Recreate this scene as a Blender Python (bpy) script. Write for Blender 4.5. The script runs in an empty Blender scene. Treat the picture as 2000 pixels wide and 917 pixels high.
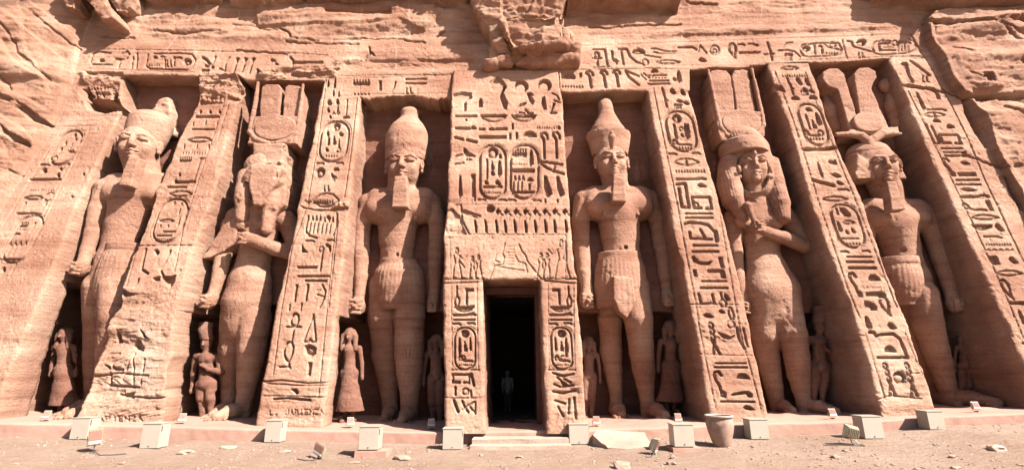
import bpy, bmesh, math, random
import numpy as np
from mathutils import Matrix, Vector

# ------------------------------------------------------------------ camera, sky, sun, exposure
SC = bpy.context.scene
F, TH, RO, CAMZ, D0, TB = 950.0, math.radians(15.4), math.radians(-0.35), 1.8, 13.2, 0.158
cam_d = bpy.data.cameras.new('camera'); cam = bpy.data.objects.new('camera', cam_d)
SC.collection.objects.link(cam); SC.camera = cam
CM = Matrix.Rotation(math.pi/2 + TH, 3, 'X') @ Matrix.Rotation(RO, 3, 'Z')
cam.matrix_world = Matrix.Translation((0, 0, CAMZ)) @ CM.to_4x4()
cam_d.sensor_width = 36; cam_d.sensor_fit = 'HORIZONTAL'; cam_d.lens = 36*F/2000; cam_d.clip_end = 2000
SUN_AZ, SUN_EL = math.radians(57), math.radians(43)      # azimuth measured from the facade normal towards the right
W = bpy.data.worlds.new('World'); SC.world = W; W.use_nodes = True
nt = W.node_tree; sky = nt.nodes.new('ShaderNodeTexSky'); sky.sky_type = 'NISHITA'; sky.sun_disc = False
sky.sun_elevation = SUN_EL; sky.sun_rotation = math.radians(180) - SUN_AZ; sky.dust_density = 2.0
nt.links.new(sky.outputs[0], nt.nodes['Background'].inputs[0]); nt.nodes['Background'].inputs[1].default_value = 0.05
sd = bpy.data.lights.new('sun', 'SUN'); sd.energy = 5.0; sd.angle = math.radians(0.5); sd.color = (1, .95, .89)
sun = bpy.data.objects.new('sun', sd); SC.collection.objects.link(sun)
Ls = Vector((math.cos(SUN_EL)*math.sin(SUN_AZ), -math.cos(SUN_EL)*math.cos(SUN_AZ), math.sin(SUN_EL)))
sun.rotation_euler = Ls.to_track_quat('Z', 'Y').to_euler()
sun.location = (20, -20, 30)
SC.view_settings.view_transform = 'Standard'; SC.view_settings.look = 'None'
SC.view_settings.exposure = 2.02; SC.cycles.diffuse_bounces = 1; SC.view_settings.gamma = 1; SC.view_settings.use_curve_mapping = False

# ------------------------------------------------------------------ measuring helpers (pixel of the photo -> point on a real plane)
CMn = np.array(CM)
def ray(px, py):
    px = np.asarray(px, float); py = np.asarray(py, float)
    v = np.stack([(px-1000)/F, (458.5-py)/F, -np.ones_like(px*py)*1.0 + 0*px], -1)
    return v @ CMn.T
def onF(px, py, off=0.0):                    # battered facade plane y = D0 + TB z - off
    d = ray(px, py); t = (D0-off+TB*CAMZ)/(d[..., 1]-TB*d[..., 2])
    return d*t[..., None] + np.array([0, 0, CAMZ])
def onV(px, py, y):                          # upright plane at distance y
    d = ray(px, py); t = y/d[..., 1]
    return d*t[..., None] + np.array([0, 0, CAMZ])
AX = CMn @ np.array([0, 0, -1.0])
def mpp(P): return float((np.asarray(P)-np.array([0, 0, CAMZ])) @ AX)/F      # metres per pixel at a point
def V(px, py, y): return np.array(onV(float(px), float(py), y))

# ------------------------------------------------------------------ noise
_r = np.random.RandomState(11); TAB = (_r.rand(64, 64, 64)*2-1).astype('f4')
def vn(x, y, z):
    x, y, z = np.broadcast_arrays(np.asarray(x, 'f4'), np.asarray(y, 'f4'), np.asarray(z, 'f4'))
    xi, yi, zi = np.floor(x).astype('i4'), np.floor(y).astype('i4'), np.floor(z).astype('i4')
    fx, fy, fz = x-xi, y-yi, z-zi
    fx, fy, fz = [f*f*(3-2*f) for f in (fx, fy, fz)]
    a, b, c = xi & 63, yi & 63, zi & 63; A, B, C_ = (xi+1) & 63, (yi+1) & 63, (zi+1) & 63
    def L(i, j): return TAB[i, j, c]*(1-fz)+TAB[i, j, C_]*fz
    return (L(a, b)*(1-fx)+L(A, b)*fx)*(1-fy)+(L(a, B)*(1-fx)+L(A, B)*fx)*fy
def fbm(x, y, z=0.0, f=1.0, o=4, g=.5, s=0.0):
    r = 0; a = 1; n = 0
    for i in range(o):
        r = r + a*vn(np.asarray(x)*f+17.3*i+s, np.asarray(y)*f+5.1*i+s*1.7, np.asarray(z)*f+9.7*i+s*.6); n += a; a *= g; f *= 2.03
    return r/n*1.6
def sst(a, b, x):
    t = np.clip((x-a)/(b-a), 0, 1); return t*t*(3-2*t)

# ------------------------------------------------------------------ relief raster of the facade: depth carved in (m), roughness, pale mortar/bleaching
U0, U1, Z0, Z1, RS = -22.0, 22.0, -1.0, 17.5, 0.0145
NU, NZ = int((U1-U0)/RS), int((Z1-Z0)/RS)
RC = np.zeros((NZ, NU), 'f4'); RR = np.full((NZ, NU), .011, 'f4'); RP = np.zeros((NZ, NU), 'f4')
GX = (U0+np.arange(NU)*RS).astype('f4'); GZ = (Z0+np.arange(NZ)*RS).astype('f4')
OFF = [0.0]; LV = [1.5]
def toF(pts):
    a = np.array(pts, float); P = onF(a[:, 0], a[:, 1], OFF[0](a[:, 1]) if callable(OFF[0]) else OFF[0]); return np.stack([P[:, 0], P[:, 2]], 1)
def win(q, m):
    x0, z0 = q.min(0)-m; x1, z1 = q.max(0)+m
    i0, i1 = max(0, int((x0-U0)/RS)), min(NU, int((x1-U0)/RS)+2); j0, j1 = max(0, int((z0-Z0)/RS)), min(NZ, int((z1-Z0)/RS)+2)
    if i1 <= i0 or j1 <= j0: return None
    return (slice(j0, j1), slice(i0, i1)), GX[i0:i1][None, :], GZ[j0:j1][:, None]
def segd(X, Z, q, closed=False):
    d = np.full(np.broadcast(X, Z).shape, 9.0, 'f4'); n = len(q)
    for i in range(n if closed else n-1):
        a, b = q[i], q[(i+1) % n]; e = b-a; L2 = max(float(e@e), 1e-9)
        t = np.clip(((X-a[0])*e[0]+(Z-a[1])*e[1])/L2, 0, 1)
        d = np.minimum(d, (X-a[0]-t*e[0])**2+(Z-a[1]-t*e[1])**2)
    return np.sqrt(d)
def line(pts, w, dep=.05, closed=False, arr=None, soft=.009):
    q = toF(pts); s = mpp((q[0][0], D0+TB*q[0][1], q[0][1])); hw = w*s/2
    r = win(q, hw+.05)
    if r is None: return
    sl, X, Z = r; d = segd(X, Z, q, closed)
    v = dep*LV[0]*np.clip((hw-d)/(2*soft)+.5, 0, 1)
    A = RC if arr is None else arr
    A[sl] = np.maximum(A[sl], v) if v.max() > 0 else A[sl]
def inside(X, Z, q):
    c = np.zeros(np.broadcast(X, Z).shape, bool); n = len(q)
    for i in range(n):
        (x1, z1), (x2, z2) = q[i], q[(i+1) % n]
        if abs(z1-z2) < 1e-9: continue
        c ^= ((z1 > Z) != (z2 > Z)) & (X < (x2-x1)*(Z-z1)/(z2-z1)+x1)
    return c
def poly(pts, dep=.08, convex=0.0, soft=.02, arr=None, mode='max', rough=0.0):
    q = toF(pts); r = win(q, .05+abs(rough)*3)
    if r is None: return
    sl, X, Z = r
    if rough:
        XX = X+rough*fbm(X, Z, 3.3, 2.2, 3); ZZ = Z+rough*fbm(X, Z, 7.7, 2.2, 3)
    else: XX, ZZ = X, Z
    d = segd(XX, ZZ, q, True); ins = inside(XX, ZZ, q)
    t = np.where(ins, np.clip(d/soft, 0, 1), 0)
    v = dep*LV[0]*t*(1-convex*sst(.03, .13, d))
    A = RC if arr is None else arr
    if mode == 'max': A[sl] = np.maximum(A[sl], v)
    elif mode == 'add': A[sl] = A[sl]+v
    elif mode == 'set': A[sl] = A[sl]*(1-t)+dep*t
def ell(cx, cy, rx, ry, a0=0, a1=360, n=18, sh=0):
    r = []
    for i in range(n+1):
        a = math.radians(a0+(a1-a0)*i/n); y = -math.sin(a)*ry; r.append((cx+math.cos(a)*rx+sh*y, cy+y))
    return r

# ------------------------------------------------------------------ glyph vocabulary (cx, cy, w, h in photo pixels; SH = lean of the column)
SH = [0.0]
def T(cx, cy, w, h, pts): return [(cx+(x)*w/2+SH[0]*(y*h/2), cy+y*h/2) for x, y in pts]
G = {}
def bar(cx, cy, w, h=5, d=.075): poly(T(cx, cy, w, h, [(-1, -1), (1, -1), (1, 1), (-1, 1)]), d, soft=.012)
def vbar(cx, cy, w=5, h=30): bar(cx, cy, w, h)
def loaf(cx, cy, w=16, h=9): poly(T(cx, cy, w, h, [(-1, 1), (-.9, 0), (-.45, -.85), (0, -1), (.45, -.85), (.9, 0), (1, 1)]), .085, .2)
def basket(cx, cy, w=40, h=12): poly(T(cx, cy, w, h, [(-1, -1), (1, -1), (.8, .1), (.4, .85), (0, 1), (-.4, .85), (-.8, .1)]), .09, .65)
def disc(cx, cy, r=9): poly(T(cx, cy, 2*r, 2*r, ell(0, 0, 1, 1)), .10, .55)
def hole(cx, cy, w, h): poly(T(cx, cy, w, h, ell(0, 0, 1, 1)), .12, 0, rough=.02)
def ring(cx, cy, r=6, w=2.6): line(T(cx, cy, 2*r, 2*r, ell(0, 0, 1, 1)), w, .05)
def dash(cx, cy, w=14): line(T(cx, cy, w, 4, [(-1, 0), (.6, -.3), (1, .8)]), 3.4, .055)
def teeth(cx, cy, w=40, h=7, n=None):
    n = n or max(5, int(w/5.2))
    for i in range(n):
        x = -1+2*(i+.5)/n; poly(T(cx, cy, w, h, [(x-.75/n, 1), (x-.1/n, -1), (x+.75/n, 1)]), .06, soft=.012)
def water(cx, cy, w=40, h=5):
    n = 9; line(T(cx, cy, w, h, [(-1+2*i/n, (-1)**i*.8) for i in range(n+1)]), 2.6, .045)
def lens(cx, cy, w=46, h=12):
    line(T(cx, cy, w, h, [(-1, .1), (-.5, -.8), (0, -1), (.5, -.8), (1, .1), (.5, .8), (0, .95), (-.5, .8)]), 2.8, .05, True)
def eye(cx, cy, w=46, h=12): lens(cx, cy, w, h); poly(T(cx, cy, 5, h*.8, ell(0, 0, 1, 1)), .07)
def cart(cx, cy, w, h, lw=4.2):
    r = min(w, h)*.46; p = []
    for sx, sy, a in ((1, -1, 0), (-1, -1, 90), (-1, 1, 180), (1, 1, 270)):
        for k in range(6):
            t = math.radians(a+k*18); p.append(((sx*(w/2-r)+r*math.cos(t))/(w/2), (sy*(h/2-r)-r*math.sin(t))/(h/2)))
    line(T(cx, cy, w, h, p), lw, .07, True); line(T(cx, cy, w+9, h+9, p), 1.6, .02, True)
def ankh(cx, cy, w=24, h=50):
    line(T(cx, cy, w, h, ell(0, -.55, .55, .42)), 4, .06); line(T(cx, cy, w, h, [(0, -.1), (0, 1)]), 4, .06); line(T(cx, cy, w, h, [(-1, -.08), (1, -.08)]), 4, .06)
def reed(cx, cy, w=10, h=40): poly(T(cx, cy, w, h, [(-.6, -.6), (-.1, -1), (.5, -.8), (.9, .1), (1, .75), (.2, .8), (.1, 1), (-.4, 1), (-.5, .7), (-.9, .6)]), .09, .1)
def trio(cx, cy, w=22, h=50):
    line(T(cx, cy, w, h, [(0, -1), (-1, .9), (-.4, 1), (0, .75), (.4, 1), (.95, .9)]), 3.6, .055, True)
def rope(cx, cy, w=18, h=44):
    line(T(cx, cy, w, h, [(0.15, .75), (-.8, .1), (-1, -.45), (-.5, -.92), (.3, -1), (.95, -.55), (.9, 0), (.3, .75), (.6, 1)]), 4.2, .065)
def viper(cx, cy, w=34, h=12):
    line(T(cx, cy, w, h, [(-1, -.3), (-.75, -1), (-.5, -.4), (-.4, .5), (0, .8), (.6, .7), (1, .9)]), 3.6, .055)
    line(T(cx, cy, w, h, [(-1, -.3), (-.95, .4), (-.6, .5)]), 2.6, .05)
def hookS(cx, cy, w=16, h=46):
    line(T(cx, cy, w, h, [(.9, -.7), (.5, -1), (-.4, -.95), (-.8, -.7), (-.6, -.3), (0, .1), (.1, .6), (.2, .95), (.8, .95), (1, .7), (.6, .6)]), 4.4, .07)
def twist(cx, cy, w=16, h=60):
    for k in range(3): line(T(cx, cy, w, h, ell(0, -.8+k*.38, .55, .19, n=10)), 2.8, .05)
    line(T(cx, cy, w, h, [(.4, 0.1), (-.6, 1)]), 4, .065); line(T(cx, cy, w, h, [(-.3, 0.1), (1.2, 1)]), 4.4, .07)
def prbox(cx, cy, w=34, h=22): line(T(cx, cy, w, h, [(-.2, .9), (-1, .9), (-1, -1), (1, -1), (1, 1), (.4, 1)]), 4.6, .07)
def ubox(cx, cy, w=28, h=20): line(T(cx, cy, w, h, [(-1, -1), (-1, 1), (1, .9), (1, -.8)]), 4, .06)
def men(cx, cy, w=28, h=14):
    bar(cx, cy+h*.18, w, h*.62)
    for i in range(6): x = -1+2*(i+.5)/6; line(T(cx, cy, w, h, [(x, -1), (x, -.2)]), 2.2, .055)
def cane(cx, cy, w=14, h=50):
    line(T(cx, cy, w, h, [(-1, -.7), (-.6, -.95), (.2, -1), (.8, -.8), (.9, -.5)]), 3.8, .07)
    line(T(cx, cy, w, h, [(-.6, -.75), (0, -.45), (.15, 1)]), 4.6, .08)
def flag(cx, cy, w=18, h=34, m=1): vbar(cx-4*m, cy, 4.5, h); bar(cx+3*m, cy-h/2+3, w, 6)
def vase(cx, cy, w=10, h=36): line(T(cx, cy, w, h, [(0, -1), (0, -.1), (-.9, .4), (-.5, 1), (.5, 1), (.9, .4), (.1, -.1)]), 3, .055)
def arm(cx, cy, w=44, h=8): line(T(cx, cy, w, h, [(-1, .3), (.3, .1), (.8, -.6), (1, .2)]), 4.4, .065); line(T(cx, cy, w, h, [(-1, .9), (.9, .9)]), 2, .035)
def bird(cx, cy, w=24, h=24):
    poly(T(cx, cy, w, h, [(-.5, -1), (-.15, -.75), (.1, -.3), (1, .35), (.95, .55), (.2, .45), (-.3, .3), (-.6, -.3)]), .075, .4)
    line(T(cx, cy, w, h, [(-.1, .4), (-.15, 1), (.15, 1)]), 2.4, .05); line(T(cx, cy, w, h, [(.2, .4), (.2, 1), (.5, 1)]), 2.4, .05)
def seat(cx, cy, w=22, h=34):
    poly(T(cx, cy, w, h, ell(-.1, -.75, .32, .22, n=10)), .085, .3)
    poly(T(cx, cy, w, h, [(-.4, -.5), (.3, -.5), (.55, .1), (1, .3), (.9, .95), (-.7, .95), (-.6, .2)]), .085, .55)
def legs(cx, cy, w=14, h=9): line(T(cx, cy, w, h, [(-.6, -1), (-.7, .9), (-.2, 1)]), 2.6, .05); line(T(cx, cy, w, h, [(.4, -1), (.5, .9), (1, 1)]), 2.6, .05)
def sedge(cx, cy, w=14, h=34):
    line(T(cx, cy, w, h, [(-.4, -1), (-.1, -.2), (0, 1)]), 4, .065); line(T(cx, cy, w, h, [(0, .2), (.7, .35)]), 2.6, .05)
def strokes(cx, cy, w, h, n=4):
    for i in range(n):
        x = -1+2*(i+.5)/n; line(T(cx, cy, w, h, [(x-.1, 1), (x-.08, -.4), (x+.12, -1), (x+.28, -.5)]), 2.6, .05)
def drop(cx, cy, w=16, h=9): poly(T(cx, cy, w, h, [(-1, -.2), (-.4, -1), (.3, -.7), (1, .6), (.3, 1), (-.6, .7)]), .09, .1)
def L(*pts, w=3.2, d=.055): line(pts, w, d)
GF = {'A': [[(0, 1), (.5, 0), (1, 1)], [(.2, .6), (.8, .6)]], 'P': [[(0, 1), (0, 0), (.9, .1), (.9, .45), (0, .55)]], 'I': [[(.5, 0), (.5, 1)]],
      'E': [[(1, 0), (0, 0), (0, 1), (1, 1)], [(0, .5), (.8, .5)]], 'N': [[(0, 1), (0, 0), (1, 1), (1, 0)]], 'Z': [[(0, 0), (1, 0), (0, 1), (1, 1)]],
      'L': [[(0, 0), (0, 1), (.8, 1)]], 'J': [[(1, 0), (1, .8), (.5, 1), (0, .8)]], 'D': [[(0, 0), (0, 1), (.8, .8), (.9, .3), (0, 0)]],
      'O': [[(.5, 0), (0, .5), (.5, 1), (1, .5), (.5, 0)]], 'V': [[(0, 0), (.5, 1), (1, 0)]], 'M': [[(0, 1), (0, 0), (.5, .6), (1, 0), (1, 1)]],
      'T': [[(0, 0), (1, 0)], [(.5, 0), (.5, 1)]], '.': [[(.3, .9), (.5, 1)]], ' ': []}
def text(s, x, y, dx, h, w=1.8, d=.04, dy=0):
    for i, c in enumerate(s):
        for st in GF[c]: line([(x+i*dx+a*dx*.68, y+i*dy+b*h) for a, b in st], w, d)

def column(items, sh):
    SH[0] = sh
    for it in items: globals()[it[0]](*it[1:])
    SH[0] = 0
# ------------------------------------------------------------------ inscriptions, column by column
# buttress right of the first right-hand king
column([('cane', 1152, 155, 15, 32), ('cane', 1180, 154, 15, 32), ('cane', 1205, 153, 15, 32), ('bar', 1134, 147, 5, 9), ('teeth', 1118, 168, 44, 6), ('loaf', 1278, 138, 16, 7),
        ('bar', 1284, 147, 38, 2.6), ('teeth', 1284, 151, 36, 4), ('bar', 1287, 158, 40, 2.8), ('bar', 1287, 164, 44, 3.2), ('reed', 1326, 150, 10, 26), ('drop', 1318, 155, 10, 8)], .12)
poly(ell(1112, 151, 12, 8, -30, 200), .09, .2)
L((1222, 138), (1248, 149), w=3.6, d=.07); L((1222, 138), (1228, 150), (1247, 166), w=4.4, d=.08); L((1257, 143), (1268, 152), w=2.6); L((1252, 145), (1262, 156), w=2)
column([('sedge', 1299, 190, 12, 36), ('drop', 1314, 178, 12, 14), ('drop', 1334, 180, 10, 14), ('drop', 1328, 197, 16, 7), ('drop', 1341, 201, 14, 8), ('strokes', 1324, 207, 16, 8, 4),
        ('cart', 1331, 256, 54, 78), ('disc', 1322, 231, 9), ('vbar', 1319, 256, 5, 30), ('reed', 1341, 256, 11, 34), ('ring', 1331, 252, 4), ('drop', 1333, 264, 8, 9), ('vbar', 1345, 250, 3, 18),
        ('viper', 1331, 278, 36, 11), ('teeth', 1336, 288, 34, 5), ('dash', 1314, 300), ('dash', 1360, 299),
        ('eye', 1341, 316, 48, 13), ('teeth', 1348, 333, 60, 8, 11), ('arm', 1350, 349, 56, 4), ('drop', 1371, 362, 20, 9)], .2)
L((1322, 360), (1338, 358), (1346, 405), w=5, d=.08); L((1326, 368), (1332, 404), (1342, 405), w=5, d=.08)
column([('prbox', 1371, 396, 34, 22), ('ring', 1360, 400, 4), ('bar', 1365, 417, 54, 3.4), ('bar', 1366, 425, 56, 3.4)], .2)
L((1338, 437), (1346, 434), (1372, 436), (1384, 440), (1396, 453), w=5, d=.08); L((1398, 452), (1400, 470), w=7, d=.09); L((1347, 453), (1349, 465), (1390, 467), w=4.6, d=.075); L((1368, 448), (1377, 464), w=4.6, d=.075)
column([('bar', 1378, 479, 50, 4), ('bar', 1378, 491, 54, 4.4), ('vbar', 1409, 512, 8, 22), ('bar', 1358, 533, 7, 15), ('bar', 1398, 529, 32, 7), ('vbar', 1412, 536, 9, 15),
        ('bar', 1395, 549, 50, 3.4), ('bar', 1395, 562, 56, 4.6), ('ubox', 1380, 583, 26, 20), ('vase', 1411, 585, 16, 26), ('drop', 1420, 580, 12, 16), ('drop', 1384, 616, 22, 11), ('drop', 1410, 608, 14, 9),
        ('lens', 1428, 612, 10, 26), ('ring', 1428, 633, 7, 2.4)], .22)
poly([(1350, 500), (1356, 499), (1366, 510), (1380, 511), (1391, 509), (1386, 518), (1368, 517), (1355, 512)], .09, .1)
L((1346, 594), (1442, 594), w=1.6, d=.03)
column([('twist', 1393, 660, 14, 62), ('bar', 1427, 709, 62, 4), ('bar', 1428, 717, 66, 4.4), ('teeth', 1426, 693, 56, 4), ('hookS', 1405, 750, 16, 50), ('loaf', 1451, 734, 26, 13),
        ('bar', 1441, 784, 68, 4.4), ('drop', 1463, 796, 24, 12)], .2)
poly([(1426, 773), (1432, 767), (1460, 762), (1470, 768), (1470, 776), (1462, 777), (1458, 770), (1436, 773)], .1)
poly([(1400, 646), (1412, 648), (1428, 655), (1438, 652), (1430, 664), (1415, 660)], .09, rough=.03)
L((1440, 640), (1444, 660), (1456, 680), w=5, d=.06); L((1452, 640), (1462, 676), w=3)
# second right-hand buttress
column([('lens', 1542, 133, 34, 6), ('teeth', 1550, 147, 48, 7, 10), ('sedge', 1545, 168, 12, 32), ('drop', 1561, 158, 11, 18), ('drop', 1577, 160, 9, 18), ('drop', 1573, 174, 12, 8), ('drop', 1586, 178, 12, 9),
        ('strokes', 1572, 181, 14, 9, 4), ('loaf', 1553, 191, 18, 8), ('loaf', 1588, 190, 18, 8), ('cart', 1589, 243, 46, 80), ('drop', 1580, 214, 16, 9), ('vbar', 1578, 238, 4, 30), ('reed', 1598, 233, 12, 28),
        ('seat', 1589, 242, 10, 18), ('ring', 1603, 260, 5), ('viper', 1585, 260, 26, 12), ('teeth', 1595, 270, 30, 6)], .32)
poly([(1562, 288), (1574, 287), (1600, 290), (1632, 286), (1638, 292), (1618, 296), (1596, 295), (1570, 294)], .14, rough=.03)
poly([(1512, 166), (1528, 168), (1534, 180), (1520, 178), (1510, 176)], .10, rough=.02)
column([('reed', 1602, 332, 6, 36), ('drop', 1626, 317, 20, 8), ('vbar', 1632, 317, 5, 10), ('drop', 1634, 342, 20, 10), ('drop', 1641, 357, 16, 9), ('dash', 1648, 370, 20), ('lens', 1632, 388, 48, 9),
        ('cart', 1657, 441, 52, 84), ('lens', 1658, 434, 22, 6), ('reed', 1635, 412, 6, 18), ('reed', 1640, 443, 8, 22), ('drop', 1655, 453, 8, 10), ('drop', 1667, 450, 9, 12), ('bar', 1661, 465, 34, 2.6), ('teeth', 1664, 475, 36, 6),
        ('dash', 1650, 491), ('dash', 1692, 490), ('bar', 1678, 501, 50, 3.2), ('bar', 1680, 511, 56, 4), ('bar', 1684, 523, 56, 5.4), ('hookS', 1670, 556, 14, 46), ('loaf', 1707, 542, 24, 13)], .33)
L((1590, 352), (1600, 355), (1628, 362), w=6.5, d=.09)
poly([(1638, 404), (1650, 406), (1662, 418), (1662, 424), (1650, 422), (1643, 414)], .1, .1)
poly([(1691, 570), (1722, 568), (1730, 572), (1731, 580), (1722, 582), (1712, 578), (1692, 578)], .11)
text('ALDOVAMTI', 1682, 558, 5.2, 6, 1.1, .025, .35)
poly(ell(1691, 603, 22, 16, 100, -10, 10)+ell(1691, 606, 10, 7, -10, 100, 8), .1)
column([('rope', 1729, 597, 16, 36), ('drop', 1742, 636, 18, 16), ('reed', 1695, 630, 13, 28), ('loaf', 1738, 681, 24, 14), ('bar', 1744, 698, 62, 6)], .3)
L((1698, 649), (1706, 648), (1712, 657), (1722, 653), (1746, 652), (1758, 662), (1765, 680), (1772, 696), w=5, d=.09)
column([('twist', 1735, 740, 13, 64), ('twist', 1777, 740, 13, 64), ('disc', 1758, 738, 14)], .22)
# far right face
OFF[0] = 0
L((1762, 122), (1785, 170), w=1.8, d=.02); L((1754, 118), (1812, 113), w=1.8, d=.02)
L((1763, 125), (1770, 124), (1773, 134), (1777, 150), (1783, 159), w=6, d=.08); L((1780, 120), (1796, 131), (1815, 146), w=6, d=.09); column([('legs', 1808, 154, 14, 12)], 0)
poly([(1760, 168), (1775, 164), (1800, 168), (1828, 172), (1826, 176), (1800, 174), (1775, 172)], .14, rough=.03)
column([('reed', 1798, 198, 9, 38), ('vbar', 1831, 185, 7, 18), ('dash', 1830, 214, 36), ('eye', 1826, 224, 40, 9), ('loaf', 1829, 235, 16, 7), ('loaf', 1856, 247, 16, 8), ('ubox', 1822, 262, 10, 38), ('prbox', 1856, 272, 36, 16),
        ('bar', 1859, 290, 44, 3), ('bar', 1865, 297, 46, 3), ('bar', 1870, 304, 50, 3.4), ('hookS', 1853, 326, 12, 34), ('drop', 1886, 318, 20, 8), ('bar', 1889, 340, 36, 7), ('bar', 1890, 351, 46, 3.6),
        ('bar', 1892, 360, 50, 3.4), ('drop', 1893, 370, 36, 8), ('arm', 1904, 383, 52, 8), ('viper', 1903, 404, 42, 14), ('vbar', 1933, 401, 8, 20), ('lens', 1925, 424, 52, 9), ('basket', 1920, 444, 46, 12),
        ('drop', 1953, 444, 16, 18), ('dash', 1940, 462, 34), ('teeth', 1950, 476, 52, 7), ('water', 1953, 488, 54, 4), ('bar', 1942, 508, 18, 18), ('drop', 1980, 508, 18, 16), ('lens', 1972, 533, 48, 10),
        ('rope', 1967, 565, 14, 38), ('bar', 1986, 592, 30, 7), ('reed', 1996, 620, 10, 34), ('loaf', 2010, 640, 20, 12), ('bar', 2022, 670, 50, 5)], .45)
# left-hand middle buttress
column([('reed', 640, 164, 7, 16), ('reed', 653, 163, 8, 22), ('drop', 651, 182, 6, 14), ('vbar', 661, 184, 4, 9), ('drop', 643, 200, 13, 12), ('drop', 659, 199, 10, 12), ('drop', 641, 215, 8, 10), ('reed', 659, 213, 6, 14),
        ('loaf', 676, 229, 17, 6), ('drop', 645, 228, 8, 7), ('strokes', 655, 222, 16, 5, 3), ('cart', 652, 276, 54, 78), ('disc', 657, 248, 8), ('drop', 640, 261, 8, 12), ('reed', 641, 276, 8, 18), ('drop', 638, 292, 9, 8),
        ('seat', 652, 274, 11, 18), ('drop', 666, 262, 12, 8), ('reed', 661, 280, 5, 18), ('ring', 660, 292, 4), ('teeth', 647, 303, 26, 6), ('dash', 625, 319), ('dash', 663, 318), ('disc', 625, 337, 10),
        ('loaf', 656, 330, 14, 7), ('bird', 650, 344, 18, 14), ('legs', 637, 368, 14, 9), ('lens', 636, 390, 52, 26), ('teeth', 634, 392, 34, 8, 7)], -.14)
L((678, 195), (676, 224), w=2.4); L((678, 195), (694, 194), w=1.6, d=.02)
poly([(584, 400), (600, 404), (640, 409), (660, 404), (682, 402), (680, 409), (655, 413), (620, 411), (590, 406)], .10, rough=.04)
L((602, 422), (598, 440), (597, 452), (604, 460), (618, 464), w=3.6, d=.06); L((658, 418), (656, 440), (650, 458), w=4, d=.06)
column([('strokes', 614, 438, 22, 32, 3), ('strokes', 638, 440, 24, 30, 3), ('drop', 641, 424, 12, 8), ('dash', 605, 470, 16), ('dash', 645, 469), ('bar', 599, 522, 40, 5), ('bar', 612, 539, 64, 4), ('bar', 617, 548, 44, 4),
        ('vbar', 577, 572, 5.4, 34), ('vbar', 599, 571, 5.4, 34), ('vbar', 565, 600, 3.6, 13), ('vbar', 588, 599, 3.6, 15), ('ankh', 573, 640, 26, 58), ('trio', 608, 641, 24, 54), ('rope', 562, 690, 18, 46),
        ('dash', 556, 716, 22), ('vbar', 604, 720, 8, 26)], -.14)
poly([(590, 474), (593, 484), (602, 493), (586, 493)], .09); L((637, 478), (643, 481), (644, 489), w=5, d=.08); L((630, 488), (625, 528), w=3.4, d=.07); ring(627, 486, 5, 1.6)
L((629, 556), (635, 568), (633, 580), (623, 600), w=3.6, d=.06); L((629, 558), (613, 582), w=2, d=.03); L((617, 574), (633, 579), w=2.6)
poly([(594, 674), (606, 672), (618, 678), (617, 690), (606, 697), (594, 690)], .1, .5, rough=.03); poly([(566, 760), (578, 758), (583, 766), (577, 771)], .09, rough=.02)
L((534, 779), (560, 777), (604, 781), w=4, d=.08); L((515, 745), (550, 742), (600, 748), (648, 746), w=2.6, d=.04)
text('L. JAPIENZA', 526, 800, 9.8, 10, 1.5, .035, -.1)
# left-hand eroded buttress
column([('men', 413, 198, 48, 14), ('drop', 391, 218, 8, 8), ('drop', 410, 218, 8, 8), ('drop', 428, 218, 8, 8), ('bar', 404, 228, 48, 4), ('drop', 377, 241, 5, 10), ('drop', 401, 240, 5, 10), ('drop', 424, 239, 5, 10),
        ('bar', 396, 252, 46, 3), ('lens', 389, 273, 48, 9), ('drop', 359, 286, 5, 11), ('drop', 384, 286, 5, 11), ('drop', 407, 286, 5, 11), ('teeth', 379, 298, 48, 7, 9), ('men', 361, 312, 26, 8), ('drop', 350, 341, 8, 9),
        ('drop', 342, 353, 10, 7), ('arm', 360, 355, 40, 5), ('bar', 345, 365, 40, 2.6), ('lens', 352, 378, 44, 10), ('cart', 331, 430, 54, 84), ('drop', 340, 397, 5, 8), ('drop', 354, 397, 5, 6), ('reed', 350, 412, 4, 14),
        ('reed', 349, 432, 5, 18), ('lens', 325, 431, 28, 5), ('drop', 313, 441, 5, 6), ('drop', 328, 441, 5, 6), ('bar', 330, 452, 26, 2.4), ('bar', 320, 460, 32, 2.4), ('teeth', 322, 466, 34, 6, 9)], -.32)
L((391, 313), (384, 335), (378, 352), w=3, d=.05); L((391, 310), (400, 309), w=3)
poly([(299, 488), (306, 486), (312, 492), (308, 498), (302, 497)], .1); L((284, 486), (279, 510), (276, 526), (288, 534), w=4.6, d=.08)
L((332, 490), (322, 510), (312, 524), (316, 536), (328, 552), w=4, d=.07); L((270, 545), (262, 560), w=4, d=.07); L((259, 479), (380, 479), w=2, d=.03)
poly([(296, 541), (312, 538), (312, 548), (298, 548)], .1, rough=.03); poly([(312, 538), (345, 536), (340, 552), (330, 562), (318, 552)], .12, rough=.03)
poly([(232, 562), (250, 568), (262, 578), (240, 580), (230, 572)], .12, rough=.04)
for p in (((226, 650), (232, 642), (234, 668), (222, 670)), ((272, 640), (284, 648), (290, 660), (280, 656)), ((256, 674), (270, 660), (278, 676), (276, 686), (262, 682)), ((200, 712), (214, 716), (210, 722)),
          ((240, 770), (262, 768), (260, 780), (236, 779)), ((208, 728), (214, 724), (212, 752), (206, 750))): poly(p, .1, rough=.04)
L((232, 690), (226, 700), (218, 708), (222, 720), (238, 722), w=4, d=.06); L((262, 690), (250, 712), (236, 738), w=3, d=.05); L((262, 690), (260, 750), w=3, d=.05); L((284, 700), (274, 750), w=3, d=.04)
L((182, 735), (228, 728), (290, 733), w=4, d=.05); L((206, 752), (270, 756), w=4, d=.06); L((230, 770), (300, 778), (340, 772), w=3, d=.05)
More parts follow.
